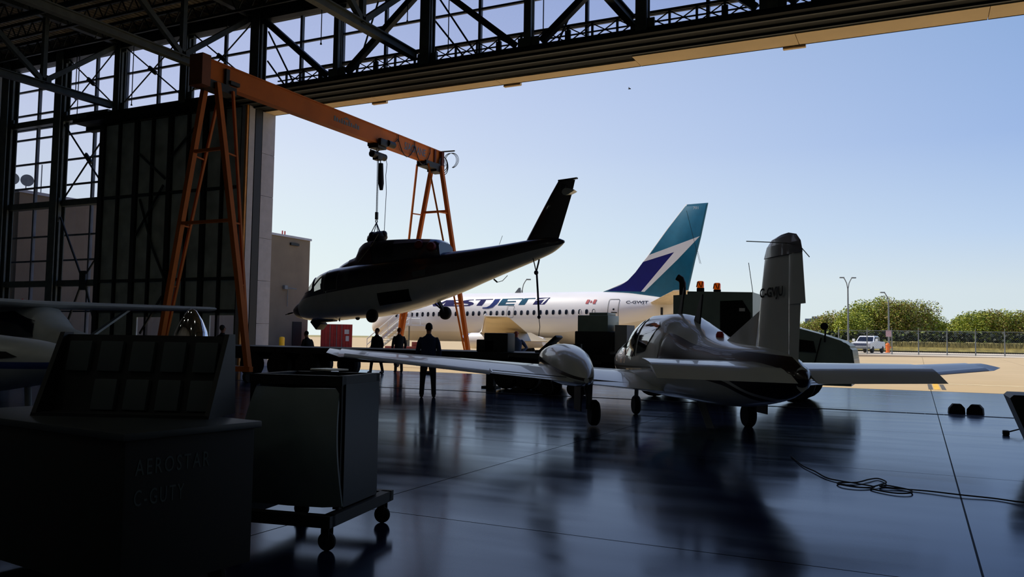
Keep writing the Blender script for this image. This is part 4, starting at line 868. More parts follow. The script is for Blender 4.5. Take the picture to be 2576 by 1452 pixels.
# ================================================================ DARK TRUCK AND FLATBED TRAILER
TR = empty('airport_truck', (-1.4, 21.4, 0), 0, 'dark grey-green heavy truck with sloping nose, exhaust stack and orange roof beacons', 'truck')
M_tk = mat('dark green grey truck paint', (136, 154, 144), .45, var=.1, coat=.2)
mb = MB(); mb.prism([(-4.32, .95), (-4.32, 2.66), (-3.95, 2.68), (-3.95, 2.76), (-2.3, 2.72), (-2.3, .95)], -.2, 2.2, 'y'); mb.build('body', M_tk, TR)
mb = MB(); mb.prism([(-2.3, .8), (-2.3, 2.1), (-1.55, 1.92), (-.75, 1.70), (-.2, 1.52), (-.02, 1.38), (.06, .8), (.02, .45), (-2.3, .45)], -.05, 2.05, 'y'); b = mb.bm; bmesh.ops.bevel(b, geom=b.edges[:], offset=.06, segments=2, affect='EDGES'); mb.build('nose', M_tk, TR)
for y0, y1 in ((-.09, -.055), (2.055, 2.09)): MB().prism([(-1.75, 1.62), (-.88, 1.52), (-.82, 1.24), (-1.72, 1.30)], y0, y1, 'y').build('side_window', M_black, TR)
for y0, y1 in ((-.24, -.205), (2.205, 2.24)): MB().prism([(-3.1, 1.6), (-3.1, 2.5), (-2.55, 2.52), (-2.35, 2.2), (-2.35, 1.6)], y0, y1, 'y').build('cab_opening', M_black, TR)
MB().span((-2.62, -.26, 2.24), (-2.48, -.205, 2.32)).build('door_mirror', M_white, TR)
mb = MB(); mb.tube([(-4.1, -.1, 2.4), (-4.1, -.1, 2.98), (-4.14, -.1, 3.08), (-4.24, -.1, 3.14)], .09, 12); mb.build('exhaust_stack', M_dark, TR)
for x, y in ((-3.68, .1), (-3.42, .9)):
    mb = MB(); mb.cyl((x, y, 2.72), (x, y, 2.86), .1, seg=14); bs = mb.build('beacon_base', M_black, TR)
    mb = MB(); mb.lathe((x, y, 2.86), [(.09, 0), (.09, .15), (.07, .18), (0, .18)], seg=14)
    mb.build('beacon_lamp', mat('amber beacon lens', (255, 130, 10), .2, emit=(255, 100, 0), es=.22), bs)
    mb = MB(); mb.tube([(x - .093, y - .05, 2.88), (x - .06, y - .075, 3.02)], .012, 6); mb.tube([(x + .03, y - .095, 2.88), (x - .03, y - .095, 3.02)], .012, 6); mb.tube([(x + .05, y - .08, 2.88), (x + .07, y - .07, 3.02)], .012, 6); mb.build('beacon_guard', M_black, bs)
mb = MB(); mb.tube([(-.62, -.1, 1.5), (-.6, -.14, 1.75), (-.58, -.16, 1.95)], .02, 6); mb.lathe((-.62, -.16, 1.88), [(.09, 0), (.09, .03), (0, .04)], axis=(0, -1, 0), seg=14); mb.build('wing_mirror', M_dark, TR)
mb = MB(); mb.tube([(-.7, -.11, 1.6), (-.85, -.11, 1.0)], .015, 6); mb.build('hose', M_black, TR)
for x in (-1.35, -3.6, -4.9):
    for y in (.1, 1.9): wheel(MB(), (x, y, .5), .5, .32).build('wheel', M_black, TR)
    MB().span((x - .6, -.04, 1.0), (x + .6, 2.04, 1.1)).build('mudguard', M_dark, TR)
mb = MB(); mb.span((-6.2, .4, .65), (-.3, 1.6, .9)); mb.build('chassis', M_dark, TR)
mb = MB(); mb.cyl((-2.36, .2, 2.7), (-2.47, .2, 3.5), .008, seg=6); mb.build('whip_antenna', M_dark, TR)
# trailer
TL = empty('flatbed_trailer', (-7.0, 21.4, 0), 0, 'long black flatbed trailer behind the dark truck, under the hanging helicopter', 'trailer')
MB().span((-16.5, 0, .86), (-.2, 2.4, 1.06)).build('deck', M_dark, TL)
mb = MB(); mb.span((-16.3, .5, .62), (-.4, .7, .86)); mb.span((-16.3, 1.7, .62), (-.4, 1.9, .86)); mb.build('side_beam', M_dark, TL)
for x in (-11.0, -12.2, -13.4):
    for y in (.1, 2.3): wheel(MB(), (x, y, .45), .45, .35).build('wheel', M_black, TL)
for x in (-3.3, -4.3):
    for y in (.3, 2.1):
        mb = MB(); mb.span((x - .12, y - .1, .06), (x + .12, y + .1, .86)); mb.span((x - .22, y - .2, 0), (x + .22, y + .2, .06)); mb.build('landing_leg', M_dark, TL)
for x in (-3.05, -3.75):
    for y in (.2, 2.2): wheel(MB(), (x, y, .38), .38, .3).build('wheel', M_black, TL)
# machinery at the front of the trailer deck
gen = empty('generator_set', (-8.15, 21.7, 1.06), 0, 'black boxy generator standing on the front of the flatbed trailer', 'generator')
mb = MB(); mb.box((0, .5, .32), (1.05, 1.0, .64), bev=.03); mb.build('base_cabinet', M_dark, gen)
mb = MB(); mb.box((.0, .5, .86), (.9, .95, .46), bev=.02); mb.box((.12, .5, 1.12), (.55, .7, .1), bev=.02); mb.build('top_box', M_tk, gen)
mb = MB(); mb.box((.75, .6, .45), (.35, .7, .75)); mb.build('side_panel', M_pale, gen)
o = MB(); o.bar((-9.9, 22.2, 1.08), (-9.35, 22.2, 1.55), .5, .09, bev=.04); o.box((-9.75, 22.2, 1.1), (.5, .55, .08)); tag(o.build('folded_ramp', M_dark), 'black tilted ramp plate on the trailer deck beside the generator', 'ramp')
o = MB(); o.box((-11.55, 22.0, 1.24), (.6, .5, .36), bev=.03); o.box((-11.2, 22.0, 1.34), (.8, .5, .56), bev=.04); tag(o.build('tool_crate', M_dark), 'dark crate on the trailer deck in front of the bald man', 'crate')
tk = empty('lifting_tug', (-8.35, 20.2, 0), 0, 'tall dark tow tug between the propeller plane nose and the trailer', 'tug')
mb = MB(); mb.box((0, 0, .75), (1.0, .7, .7), bev=.04); mb.build('body', M_dark, tk)
mb = MB(); mb.bar((-.42, 0, .2), (-.42, 0, 1.35), .1, .1); mb.bar((.42, 0, .2), (.42, 0, 1.35), .1, .1); mb.bar((-.42, 0, 1.3), (.42, 0, 1.3), .1, .1); mb.build('mast', M_dark, tk)
for x in (-.4, .4):
    for y in (-.3, .3): wheel(MB(), (x, y, .2), .2, .14).build('wheel', M_black, tk)

# ================================================================ CARTS IN FRONT
# low dolly with an aircraft skin panel
a, b_ = cam2b(-1.485, 6.375)
DL = empty('panel_dolly', (a, b_, 0), math.radians(26.16 - 15.5), 'black wheeled dolly carrying a curved pale aircraft panel, with an overhanging frame', 'dolly')
mb = MB()
for y in (-.5, .5): mb.span((-.42, y - .04, .17), (.42, y + .04, .25))
for x in (-.38, .38): mb.span((x - .04, -.5, .17), (x + .04, .5, .25))
mb.build('base_frame', M_dark, DL)
for x in (-.36, .36):
    for y in (-.46, .46):
        mb = MB(); wheel(mb, (x, y, .065), .065, .04); mb.span((x - .03, y - .035, .07), (x + .03, y - .025, .17)); mb.span((x - .03, y + .025, .07), (x + .03, y + .035, .17)); mb.build('caster', M_black, DL)
mb = MB()
for x, y in ((-.36, .3), (.34, .3), (-.36, -.28), (.34, -.28)): mb.span((x - .025, y - .025, .25), (x + .025, y + .025, 1.17))
mb.span((-.39, .27, 1.13), (.37, .33, 1.2)); mb.span((-.39, -.31, 1.13), (.37, -.25, 1.2)); mb.span((-.39, -.3, 1.13), (-.33, .33, 1.2)); mb.span((.31, -.3, 1.13), (.37, .33, 1.2))
mb.build('upright_frame', M_dark, DL)
rg = []
for i in range(14):
    f = i / 13; z = .27 + f * .84; y = -.34 - .13 * math.sin(PI * (f * .9 + .05)); wv = .34 + .05 * math.sin(PI * (1 - f) * .7)
    rg.append([(-wv, y + .06, z), (-wv * .7, y, z), (0, y - .02, z), (wv * .7, y, z), (wv, y + .07, z), (wv, y + .09, z), (0, y, z), (-wv, y + .08, z)])
MB().rings(rg).build('cowl_panel', mat('primer grey skin', (96, 108, 110), .4, var=.15), DL)
mb = MB(); mb.span((.365, -.27, .26), (.38, .30, 1.14)); mb.span((-.40, -.27, .26), (-.385, .30, 1.14)); mb.span((-.38, .285, .26), (.36, .30, 1.14)); mb.build('side_skin', mat('dark skin panel', (18, 22, 26), .35), DL)
mb = MB(); mb.box((-.02, .0, 1.215), (.26, .18, .012)); tag(mb.build('paper_sheet', M_white, DL), 'white sheet lying on the top frame')
o = bpy.data.objects['paper_sheet']; o.parent = None; o.matrix_world = Matrix.Translation((a - .15, b_ + .35, 0)) @ Matrix.Rotation(-.2, 4, 'Z'); tag(o, 'small white sheet of paper on top of the panel dolly', 'paper')
# big stencilled crate bench
cxb, cyb = cam2b(-2.0, 4.34)
BN = empty('stencilled_crate', (cxb, cyb, 0), math.radians(26.16) + math.atan2(.54, .84) * -1, 'large black rolling crate stencilled AEROSTAR C-GUTY', 'crate')
# local: +y runs away along the lettered face, -x along the broad face
mb = MB(); mb.box((-.95, .42, .53), (1.9, .84, .80), bev=.01); mb.build('box', mat('matt black crate paint', (10, 12, 13), .7), BN)
mb = MB(); mb.box((-.95, .42, .95), (1.96, .90, .04), bev=.008); mb.build('lid', mat('scuffed grey lid', (40, 46, 48), .45, var=.3), BN)
for x in (-1.75, -.15):
    for y in (.12, .72):
        mb = MB(); wheel(mb, (x, y, .06), .06, .05); mb.box((x, y, .12), (.1, .1, .02)); mb.build('caster', M_black, BN)
M_sten = mat('stencil grey', (60, 72, 72), .7)
for t_, z, w in (('AEROSTAR', .74, .46), ('C-GUTY', .58, .30)):
    mb = MB(); flat_text(mb, text_bm(t_, w, .085, 0, .0, 1.3), lambda u, v, z=z: Vector((.003, .06 + u, z + v))); mb.build('stencil', M_sten, BN)
# slanting rack of bins on top
rkx, rky = cam2b(-2.4, 5.28)
RK = empty('bin_rack', (rkx, rky, .97), math.radians(26.16 - 3), 'dark slanted rack of pale rectangular bins in two rows, on the stencilled crate', 'rack')
tilt = Matrix.Rotation(math.radians(-14), 3, 'X')
mb = MB(); mb.box(tilt @ Vector((0, .06, .26)), (1.12, .05, .54), tilt); 
for sx_ in (-.55, .55): mb.prism([(-.16, 0), (.26, 0), (.22, .52), (.12, .52)], sx_ - .015, sx_ + .015, 'x')
mb.span((-.56, -.16, 0), (.56, .26, .02)); mb.build('frame', M_dark, RK)
for r in range(2):
    for c_ in range(5):
        if r == 0 and c_ == 0: continue
        mb = MB(); mb.box(tilt @ Vector((-.42 + c_ * .21, .02, .13 + r * .25)), (.15, .04, .2), tilt, bev=.008); o = mb.build('bin', mat('dull grey bin', (56, 64, 66), .5), RK)
# chrome spinner on a stand behind the rack
sx1, sy1 = cam2b(-2.36, 6.1)
SP = empty('propeller_spinner', (sx1, sy1, 0), 0, 'polished chrome propeller spinner cone pointing up behind the bin rack', 'spinner')
mb = MB(); mb.lathe((0, 0, 1.16), [(.16, 0), (.158, .08), (.145, .2), (.115, .34), (.075, .43), (.03, .5), (0, .515)], seg=40); mb.build('cone', M_chrome, SP)
mb = MB(); mb.cyl((0, 0, 1.12), (0, 0, 1.16), .19, seg=24); mb.cyl((0, 0, .1), (0, 0, 1.12), .04); mb.cyl((0, 0, 0), (0, 0, .1), .24, .2, seg=24); mb.build('stand', M_dark, SP)
# dark stand cropped at the right edge
o = MB(); o.prism([(0, 0), (.02, .05), (-.28, .84), (-.24, .88), (.9, .88), (.9, 0)], 12.0, 12.9, 'y'); o = o.build('steel_cabinet', M_dark); o.location = (1.3, 0, 0); tag(o, 'dark wedge-sided cabinet cut off by the picture edge beyond the floor cable', 'cabinet')
# wheel chocks on the floor
for k, x in enumerate((.74, 1.10)):
    o = MB(); o.prism([(-.16, 0), (-.15, .1), (-.07, .2), (.08, .2), (.15, .12), (.16, 0)], -.1, .1, 'y'); o = o.build('wheel_chock', M_black); o.location = (x, 20.6, 0); o.rotation_euler = (0, 0, .1 - .3 * k)
    tag(o, 'black wheel chock on the floor by the drain, %s the cropped cabinet' % ('farther from' if k == 0 else 'nearer to'), 'wheel chock', 'wheel chocks by the drain')
# cable on the floor
P2 = [(-1.5, 11.36), (-1.26, 10.55), (-1.08, 10.15), (-.92, 9.78), (-.78, 9.63), (-.6, 9.52), (-.42, 9.44), (-.55, 9.30), (-.72, 9.34), (-.78, 9.5), (-.6, 9.62), (-.5, 9.86), (-.41, 10.03), (-.32, 9.8), (-.38, 9.55), (-.45, 9.31), (-.23, 9.14), (-.08, 9.22), (-.1, 9.44), (-.31, 9.58), (-.36, 9.45), (-.1, 9.46), (.09, 9.44), (.37, 9.36), (.64, 9.36), (.88, 9.26), (1.2, 9.3), (1.8, 9.4)]
V3 = [Vector((a, b, .012 + .003 * (i % 3))) for i, (a, b) in enumerate(P2)]; out = []
for i in range(len(V3) - 1):
    p0, p1, p2, p3 = V3[max(i - 1, 0)], V3[i], V3[i + 1], V3[min(i + 2, len(V3) - 1)]
    for k in range(6):
        t = k / 6; out.append(.5 * ((2 * p1) + (p2 - p0) * t + (2 * p0 - 5 * p1 + 4 * p2 - p3) * t * t + (3 * p1 - p0 - 3 * p2 + p3) * t ** 3))
tag(MB().tube(out + [V3[-1]], .0075, 6).build('floor_cable', M_black), 'thin dark cable looped on the glossy hangar floor', 'cable')
mb = MB(); mb.box((1.3, 16.1, .04), (.1, .14, .08), bev=.02); mb.tube([(1.35, 16.1, .06), (1.5, 16.2, .1), (1.62, 16.1, .03)], .012, 6); tag(mb.build('air_fitting', M_dark), 'small dark plug with a short wire lying on the open floor near the cropped cabinet', 'plug')
a, b_ = -17.2, 27.6; mb = MB(); mb.box((a, b_, .05), (.5, .3, .09), bev=.03); mb.box((a + .1, b_ + .05, .1), (.22, .16, .07), bev=.02); tag(mb.build('folded_tarp', mat('dark folded tarp', (48, 40, 44), .8)), 'small dark bundle on the floor beyond the standing man', 'bundle')

# ================================================================ HIGH-WING PLANES AT THE LEFT
def highwing(x, d, yaw, label, z=2.0, wcol=M_white3):
    a, b = cam2b(x, d); t = empty('parked_light_aircraft', (a, b, 0), yaw, label, 'light aircraft')
    F = Fus([(-5.2, 1.05, 1.3, 1.15, .06, 2), (-3.5, .85, 1.45, 1.15, .22, 2.2), (-1.6, .62, 1.75, 1.1, .45, 2.6), (-.8, .55, 2.0, 1.1, .55, 3), (.6, .55, 2.02, 1.1, .56, 3), (1.1, .58, 1.6, 1.05, .54, 2.6), (1.8, .64, 1.42, 1.0, .46, 2.4), (2.4, .74, 1.25, 1.0, .32, 2.2), (2.5, .9, 1.1, 1.0, .1, 2)])
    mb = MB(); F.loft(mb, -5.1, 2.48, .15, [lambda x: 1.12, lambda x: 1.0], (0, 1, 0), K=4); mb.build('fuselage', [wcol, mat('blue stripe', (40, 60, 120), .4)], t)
    for s in (1, -1):
        mb = MB(); wing(mb, ((.75, s * .0, 2.05), (-.85, s * .0, 2.0)), ((.55, s * 5.3, 2.15), (-.55, s * 5.3, 2.12)), .12); mb.build('wing', wcol, t)
        MB().bar((.2, s * .55, .75), (.2, s * 2.6, 2.02), .05, .12, up=(1, 0, 0)).build('wing_strut', wcol, t)
        mb = MB(); F.skin(mb, [(.85, 1.7), (.2, 1.9), (-1.1, 1.8), (-1.0, 1.35), (.95, 1.35)], s, .01); mb.build('side_window', M_winblack, t)
        mb = MB(); wing(mb, ((-4.0, 0, 1.2), (-4.9, 0, 1.18)), ((-4.3, s * 1.7, 1.22), (-4.9, s * 1.7, 1.2)), .1); mb.build('tailplane', wcol, t)
        MB().bar((-.2, s * .5, .65), (-.2, s * 1.15, .3), .12, .05).build('gear_leg', wcol, t); wheel(MB(), (-.2, s * 1.2, .2), .2, .14).build('wheel', M_black, t)
    mb = MB(); wing(mb, ((-3.9, 0, 1.3), (-5.0, 0, 1.2)), ((-4.8, 0, 2.6), (-5.3, 0, 2.6)), .1); mb.build('tail_fin', wcol, t)
    MB().cyl((1.7, 0, .7), (1.8, 0, .2), .03).build('gear_leg', M_grey, t); wheel(MB(), (1.8, 0, .17), .17, .12).build('wheel', M_black, t)
    mb = MB(); mb.lathe((2.5, 0, 1.0), [(.14, 0), (.1, .14), (0, .22)], axis=(1, 0, 0)); mb.build('spinner', M_grey, t)
    mb = MB(); mb.bar((2.56, -.9, .85), (2.56, .9, 1.15), .03, .12); mb.build('propeller', M_dark, t)
    mb = MB(); mb.lathe((-.1, 0, 2.08), [(.05, 0), (.05, .06), (0, .1)], seg=10); mb.build('beacon', M_red, t)
    return t
highwing(-10.6, 18.0, math.radians(26.16 - 22), 'white high-wing light plane parked inside by the glazed corner')
t = empty('cowled_light_aircraft', cam2b(-6.9, 10.4) + (0,), math.radians(26.16 - 12), 'low white single-engine plane nose with dark side recess beside the bin rack', 'light aircraft')
F = Fus([(-3.5, .7, 1.75, 1.2, .5, 2.6), (-.6, .68, 1.62, 1.2, .55, 2.6), (.2, .7, 1.46, 1.15, .55, 2.5), (1.0, .8, 1.38, 1.15, .5, 2.4), (1.5, .92, 1.28, 1.14, .36, 2.2), (1.75, 1.05, 1.2, 1.12, .14, 2)])
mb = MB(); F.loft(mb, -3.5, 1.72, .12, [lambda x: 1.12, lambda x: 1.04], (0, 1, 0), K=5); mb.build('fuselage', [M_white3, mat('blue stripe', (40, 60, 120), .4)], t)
for s in (1, -1):
    mb = MB(); F.skin(mb, [(.0, 1.28), (1.1, 1.24), (1.25, 1.18), (.9, 1.14), (.0, 1.15)], s, .01); mb.build('side_recess', M_black, t)
    mb = MB(); wing(mb, ((-.6, s * .3, .85), (-2.2, s * .3, .8)), ((-.9, s * 4.2, 1.1), (-2.0, s * 4.2, 1.08)), .12); mb.build('wing', M_white3, t)
    MB().cyl((-1.2, s * 1.3, .8), (-1.2, s * 1.3, .2), .04).build('gear_leg', M_grey, t); wheel(MB(), (-1.2, s * 1.3, .2), .2, .14).build('wheel', M_black, t)
MB().cyl((1.0, 0, .8), (1.05, 0, .2), .04).build('gear_leg', M_grey, t); wheel(MB(), (1.05, 0, .18), .18, .12).build('wheel', M_black, t)
mb = MB(); mb.lathe((1.74, 0, 1.12), [(.14, 0), (.1, .14), (0, .24)], axis=(1, 0, 0)); mb.build('spinner', M_grey, t)
# ================================================================ OUTSIDE, FAR
def camp(px, d, z): # a spot at forward distance d under the picture column px
    a, b = cam2b((px - 1288) / 2078.25 * d, d); return Vector((a, b, z))
# chain-link fence with separate posts
f0, f1 = camp(2110, 90, .27), camp(2650, 86, .3)
fe = empty('chain_link_fence', f0, 0, 'tall chain-link security fence across the far side of the apron', 'fence')
L = f1 - f0; dv = L.normalized()
for px in (2110, 2184, 2248, 2316, 2388, 2459, 2531, 2604):
    q = f0.lerp(f1, (px - 2110) / 540) - f0; mb = MB(); mb.cyl(q, q + Vector((0, 0, 2.6)), .055, seg=8); mb.cyl(q + Vector((0, 0, 2.6)), q + Vector((0, -.25, 2.85)), .03, seg=6); mb.build('fence_post', M_grey, fe)
mb = MB()
for z in (.08, 2.55): mb.cyl(Vector((0, 0, z)), L + Vector((0, 0, z)), .03, seg=6)
mb.build('rail', M_grey, fe)
mb = MB(); n = int(L.length / .22)
for i in range(n):
    a = dv * (i * .22); mb.bar(a + Vector((0, 0, .1)), a + dv * 2.2 + Vector((0, 0, 2.5)), .005, .005); mb.bar(a + dv * 2.2 + Vector((0, 0, .1)), a + Vector((0, 0, 2.5)), .005, .005)
mb.build('wire_mesh', M_grey, fe)
# grass bank and hedge behind the road
M_bank = mat('tall dry grass', (148, 134, 74), .95, var=.35, scale=1.5)
mb = MB(); rnd = random.Random(3)
a0, a1 = camp(1960, 118, .3), camp(2700, 108, .3)
e = (a1 - a0); nrm = Vector((-e.y, e.x, 0)).normalized(); nseg = 90; rows = []
for j, (off, z) in enumerate(((0, .2), (1.0, .9), (4, 1.35), (12, 1.4), (20, .8))):
    rows.append([a0 + e * (i / nseg) + nrm * off + Vector((0, 0, z + (rnd.uniform(-.15, .15) if j else 0))) for i in range(nseg + 1)])
for A, B in zip(rows, rows[1:]):
    va = [mb.bm.verts.new(p) for p in A] if A is rows[0] else vb
    vb = [mb.bm.verts.new(p) for p in B]
    for i in range(nseg): mb._f([va[i], va[i + 1], vb[i + 1], vb[i]], True)
for i in range(3500):
    p = a0 + e * rnd.random() + nrm * rnd.uniform(.2, 3.0); hh = rnd.uniform(.3, .8); w = rnd.uniform(.08, .2)
    v = [mb.bm.verts.new(p + Vector(q)) for q in ((-w, 0, .7), (w, 0, .7), (rnd.uniform(-.15, .15), 0, .75 + hh))]; mb._f(v)
tag(mb.build('bank_grass', M_bank), 'strip of tall dry grass between the road and the trees', 'grass', kind='stuff')
def leaves(mb, c, R, nn, size, rnd, flat=1.0):
    for i in range(nn):
        while True:
            v = Vector((rnd.uniform(-1, 1), rnd.uniform(-1, 1), rnd.uniform(-.75, 1)))
            if .25 < v.length < 1: break
        p = Vector(c) + Vector((v.x * R[0], v.y * R[1], v.z * R[2])); s_ = size * rnd.uniform(.5, 1.3)
        e = Euler((rnd.uniform(-1.2, 1.2), rnd.uniform(-1.2, 1.2), rnd.uniform(0, 6.3))).to_matrix(); mb.mi = rnd.choice((0, 0, 1, 2))
        k = 5; ring = [mb.bm.verts.new(p + e @ Vector((math.cos(t_) * s_ * rnd.uniform(.6, 1.2), math.sin(t_) * s_ * rnd.uniform(.6, 1.2), 0))) for t_ in [2 * PI * q / k for q in range(k)]]
        mb._f(ring)
    mb.mi = 0
def leafm(n, c): return mat(n, c, .7, var=.3, scale=.6)
LM = [[leafm('spring green leaf', (152, 164, 52)), leafm('yellow green leaf', (186, 182, 70)), leafm('olive leaf', (104, 116, 42))], [leafm('bronze green leaf', (148, 128, 60)), leafm('olive leaf', (74, 84, 30)), leafm('spring green leaf', (112, 122, 34))], [leafm('dark hedge leaf', (40, 48, 30)), leafm('olive leaf', (74, 84, 30)), leafm('dark hedge leaf', (40, 48, 30))]]
M_bark = mat('grey brown bark', (84, 74, 60), .9)
TREES = [(2022, 150, 4.6, 3.2, 1), (2052, 158, 6.0, 3.6, 0), (2096, 150, 7.2, 4.6, 1), (2140, 146, 7.4, 4.2, 0), (2168, 150, 9.2, 4.4, 0), (2208, 150, 10.0, 4.8, 0), (2244, 146, 9.9, 4.6, 1), (2280, 146, 9.7, 4.2, 1), (2312, 150, 9.2, 3.8, 1), (2340, 156, 7.6, 3.4, 0), (2372, 160, 5.8, 3.2, 0), (2398, 164, 4.4, 2.6, 1), (2424, 156, 7.2, 3.6, 0), (2456, 150, 8.4, 4.0, 0), (2492, 150, 8.2, 4.2, 1), (2530, 150, 7.8, 4.0, 0), (2566, 148, 7.7, 4.0, 1), (2604, 150, 7.6, 4, 0)]
desc = ['low bronze tree behind the sloping truck nose', 'young yellow-green tree below the grey office block', 'mixed green tree just left of the double street lamp', 'yellow-green tree right behind the double street lamp pole', 'rounded green tree above the pickup truck', 'tallest light green crown, left of the single street lamp', 'bronze-tinted tall crown behind the single street lamp', 'bronze-tinted tall crown right of the single street lamp', 'brownish tree on the falling edge of the taller tree clump', 'thin yellow-green tree where the tall clump drops away', 'low green tree in the dip between both tree clumps', 'lowest bronze bush-like tree in the dip between both clumps', 'green tree rising at the start of the far right clump', 'light green rounded top of the far right clump', 'bronze-green tree in the middle of the far right clump', 'green tree in the right half of the far right clump', 'bronze-green tree cut by the right picture edge', 'green tree beyond the right picture edge']
for (px, d, hh, rr, km), ds in zip(TREES, desc):
    p = camp(px, d, .3); rn = random.Random(px); t = empty('deciduous_tree', p, 0, ds, 'tree', 'trees beyond the airfield fence')
    mb = MB(); mb.cyl((0, 0, 0), (.2, 0, hh * .5), .22, .14, 8)
    for a in range(6): t_ = a * 1.05; mb.cyl((.1, 0, hh * (.3 + .05 * a)), (math.cos(t_) * rr * .6, math.sin(t_) * rr * .6, hh * (.62 + .04 * a)), .08, .03, 6)
    mb.build('trunk', M_bark, t)
    mb = MB()
    for q in range(9):
        a = rn.uniform(0, 6.28); r0 = rn.uniform(0, .55) * rr; zc = hh * rn.uniform(.42, .76)
        leaves(mb, (math.cos(a) * r0, math.sin(a) * r0, zc), (rr * rn.uniform(.4, .62), rr * .5, hh * rn.uniform(.18, .27)), 620, .12, rn)
    leaves(mb, (0, 0, hh * .36), (rr * .95, rr * .8, hh * .34), 2000, .15, rn)
    mb.build('crown', LM[km], t)
mb = MB(); rn = random.Random(11)
for i in range(46):
    p = camp(1990 + i * 14, 140 - i * .2, .3); leaves(mb, p + Vector((0, 0, 1.7)), (1.5, 1.2, 1.5), 110, .28, rn)
tag(mb.build('hedge_undergrowth', LM[2]), 'dark scrub hedge along the foot of the trees behind the fence', 'hedge', kind='stuff')
# street lamps
def lamp(px, d, hz, top, label, arms, base=None):
    p = camp(px, d, .3); p.z = .3 if p.x > -10 else -.02; z = 1.5 + (hz - top) / 2078.25 * d - p.z
    t = empty('street_lamp', p, 0, label, 'street lamp', 'apron street lamps'); rt = Vector((.8976, .4408, 0))
    MB().cyl((0, 0, 0), (0, 0, z * .84), .14, .09, 10).build('pole', M_grey, t)
    for s in arms:
        pts = [Vector((0, 0, z * .83)), Vector((0, 0, z * .83)) + rt * s * .16 + Vector((0, 0, z * .09)), Vector((0, 0, z * .97)) + rt * s * .4, Vector((0, 0, z * 1.0)) + rt * s * .6]
        MB().tube(pts, .06, 8).build('arm', M_grey, t)
        mb = MB(); c = Vector((0, 0, z - .05)) + rt * s * .8; mb.box(c, (.6, .3, .15), Matrix.Rotation(math.radians(26), 3, 'Z'), .04); mb.build('lamp_head', M_grey, t)
    return t
lamp(2134, 112, 862, 698, 'tall grey street lamp with two arms beside the pickup', (-1, 1))
lamp(2236, 112, 864, 736, 'shorter grey street lamp with one arm in front of the tall trees', (-1,))
lamp(1313, 105, 849, 702, 'curved street lamp head showing above the jet fuselage behind the tail strap', (1,))
lamp(1190, 112, 848, 722, 'short piece of pole above the jet fuselage below the helicopter boom', ())
mb = MB(); mb.box((0, -.3, 2.5), (.75, .05, .9)); mb.build('warning_sign', mat('pale pink sign', (196, 160, 160), .6), [q for q in bpy.data.objects if q.name.startswith('street_lamp')][1])
o = MB(); p = camp(2233, 104, .3); o.lathe(p, [(.3, 0), (.3, .1), (.22, .15), (.22, .9), (.28, .95), (.2, 1.15), (0, 1.25)], seg=14); o.cyl(p + Vector((-.4, 0, .7)), p + Vector((.4, 0, .7)), .1, seg=10); tag(o.build('fire_hydrant', mat('orange hydrant paint', (240, 120, 40), .5)), 'orange fire hydrant at the foot of the single street lamp', 'hydrant')
# pickup truck facing the hangar
p = camp(2184, 100, .3); PU = empty('pickup_truck', p, math.radians(-104), 'white pickup truck facing the camera behind the fence on the perimeter road', 'pickup truck')
PU.scale = (1.0, 1.12, 1.06)
mb = MB()
def sec(pts, y0, y1): mb.prism(pts, y0, y1, 'y')
sec([(2.9, .45), (2.95, .75), (2.9, 1.15), (1.2, 1.28), (-2.9, 1.28), (-2.9, .5)], -1.0, 1.0); bmesh.ops.bevel(mb.bm, geom=mb.bm.edges[:], offset=.06, segments=2, affect='EDGES'); mb.build('body', M_white, PU)
mb = MB(); mb.rings([[(1.35, -.92, 1.24), (1.35, .92, 1.24), (-1.2, .92, 1.24), (-1.2, -.92, 1.24)], [(.55, -.78, 1.86), (.55, .78, 1.86), (-1.05, .78, 1.86), (-1.05, -.78, 1.86)], [(.4, -.7, 1.92), (.4, .7, 1.92), (-.95, .7, 1.92), (-.95, -.7, 1.92)]], sm=False); mb.build('cab', M_white, PU)
mb = MB(); mb.rings([[(1.30, -.80, 1.31), (1.34, .80, 1.31), (1.28, .8, 1.31), (1.28, -.8, 1.31)], [(.70, -.7, 1.80), (.70, .7, 1.80), (.64, .7, 1.80), (.64, -.7, 1.80)]], sm=False); mb.build('windscreen', M_winblack, PU)
for s in (1, -1): mb = MB(); mb.prism([(1.0, 1.34), (.48, 1.78), (-.95, 1.78), (-1.05, 1.34)], s * .86, s * .93); mb.build('side_window', M_winblack, PU)
mb = MB(); mb.span((2.9, -.7, .78), (2.98, .7, 1.06)); mb.build('grille', mat('dark blue grey grille', (60, 70, 96), .4), PU)
mb = MB(); mb.span((2.85, -.98, .45), (3.05, .98, .68), .03); mb.build('bumper', M_grey, PU)
for s in (1, -1):
    MB().span((2.9, s * .72, .8), (2.99, s * .96, 1.05)).build('headlamp', M_pale, PU)
    MB().box((1.2, s * 1.18, 1.42), (.12, .26, .3), bev=.03).build('wing_mirror', M_white, PU)
    for x in (1.9, -1.9): wheel(MB(), (x, s * .88, .4), .4, .28).build('wheel', M_black, PU)
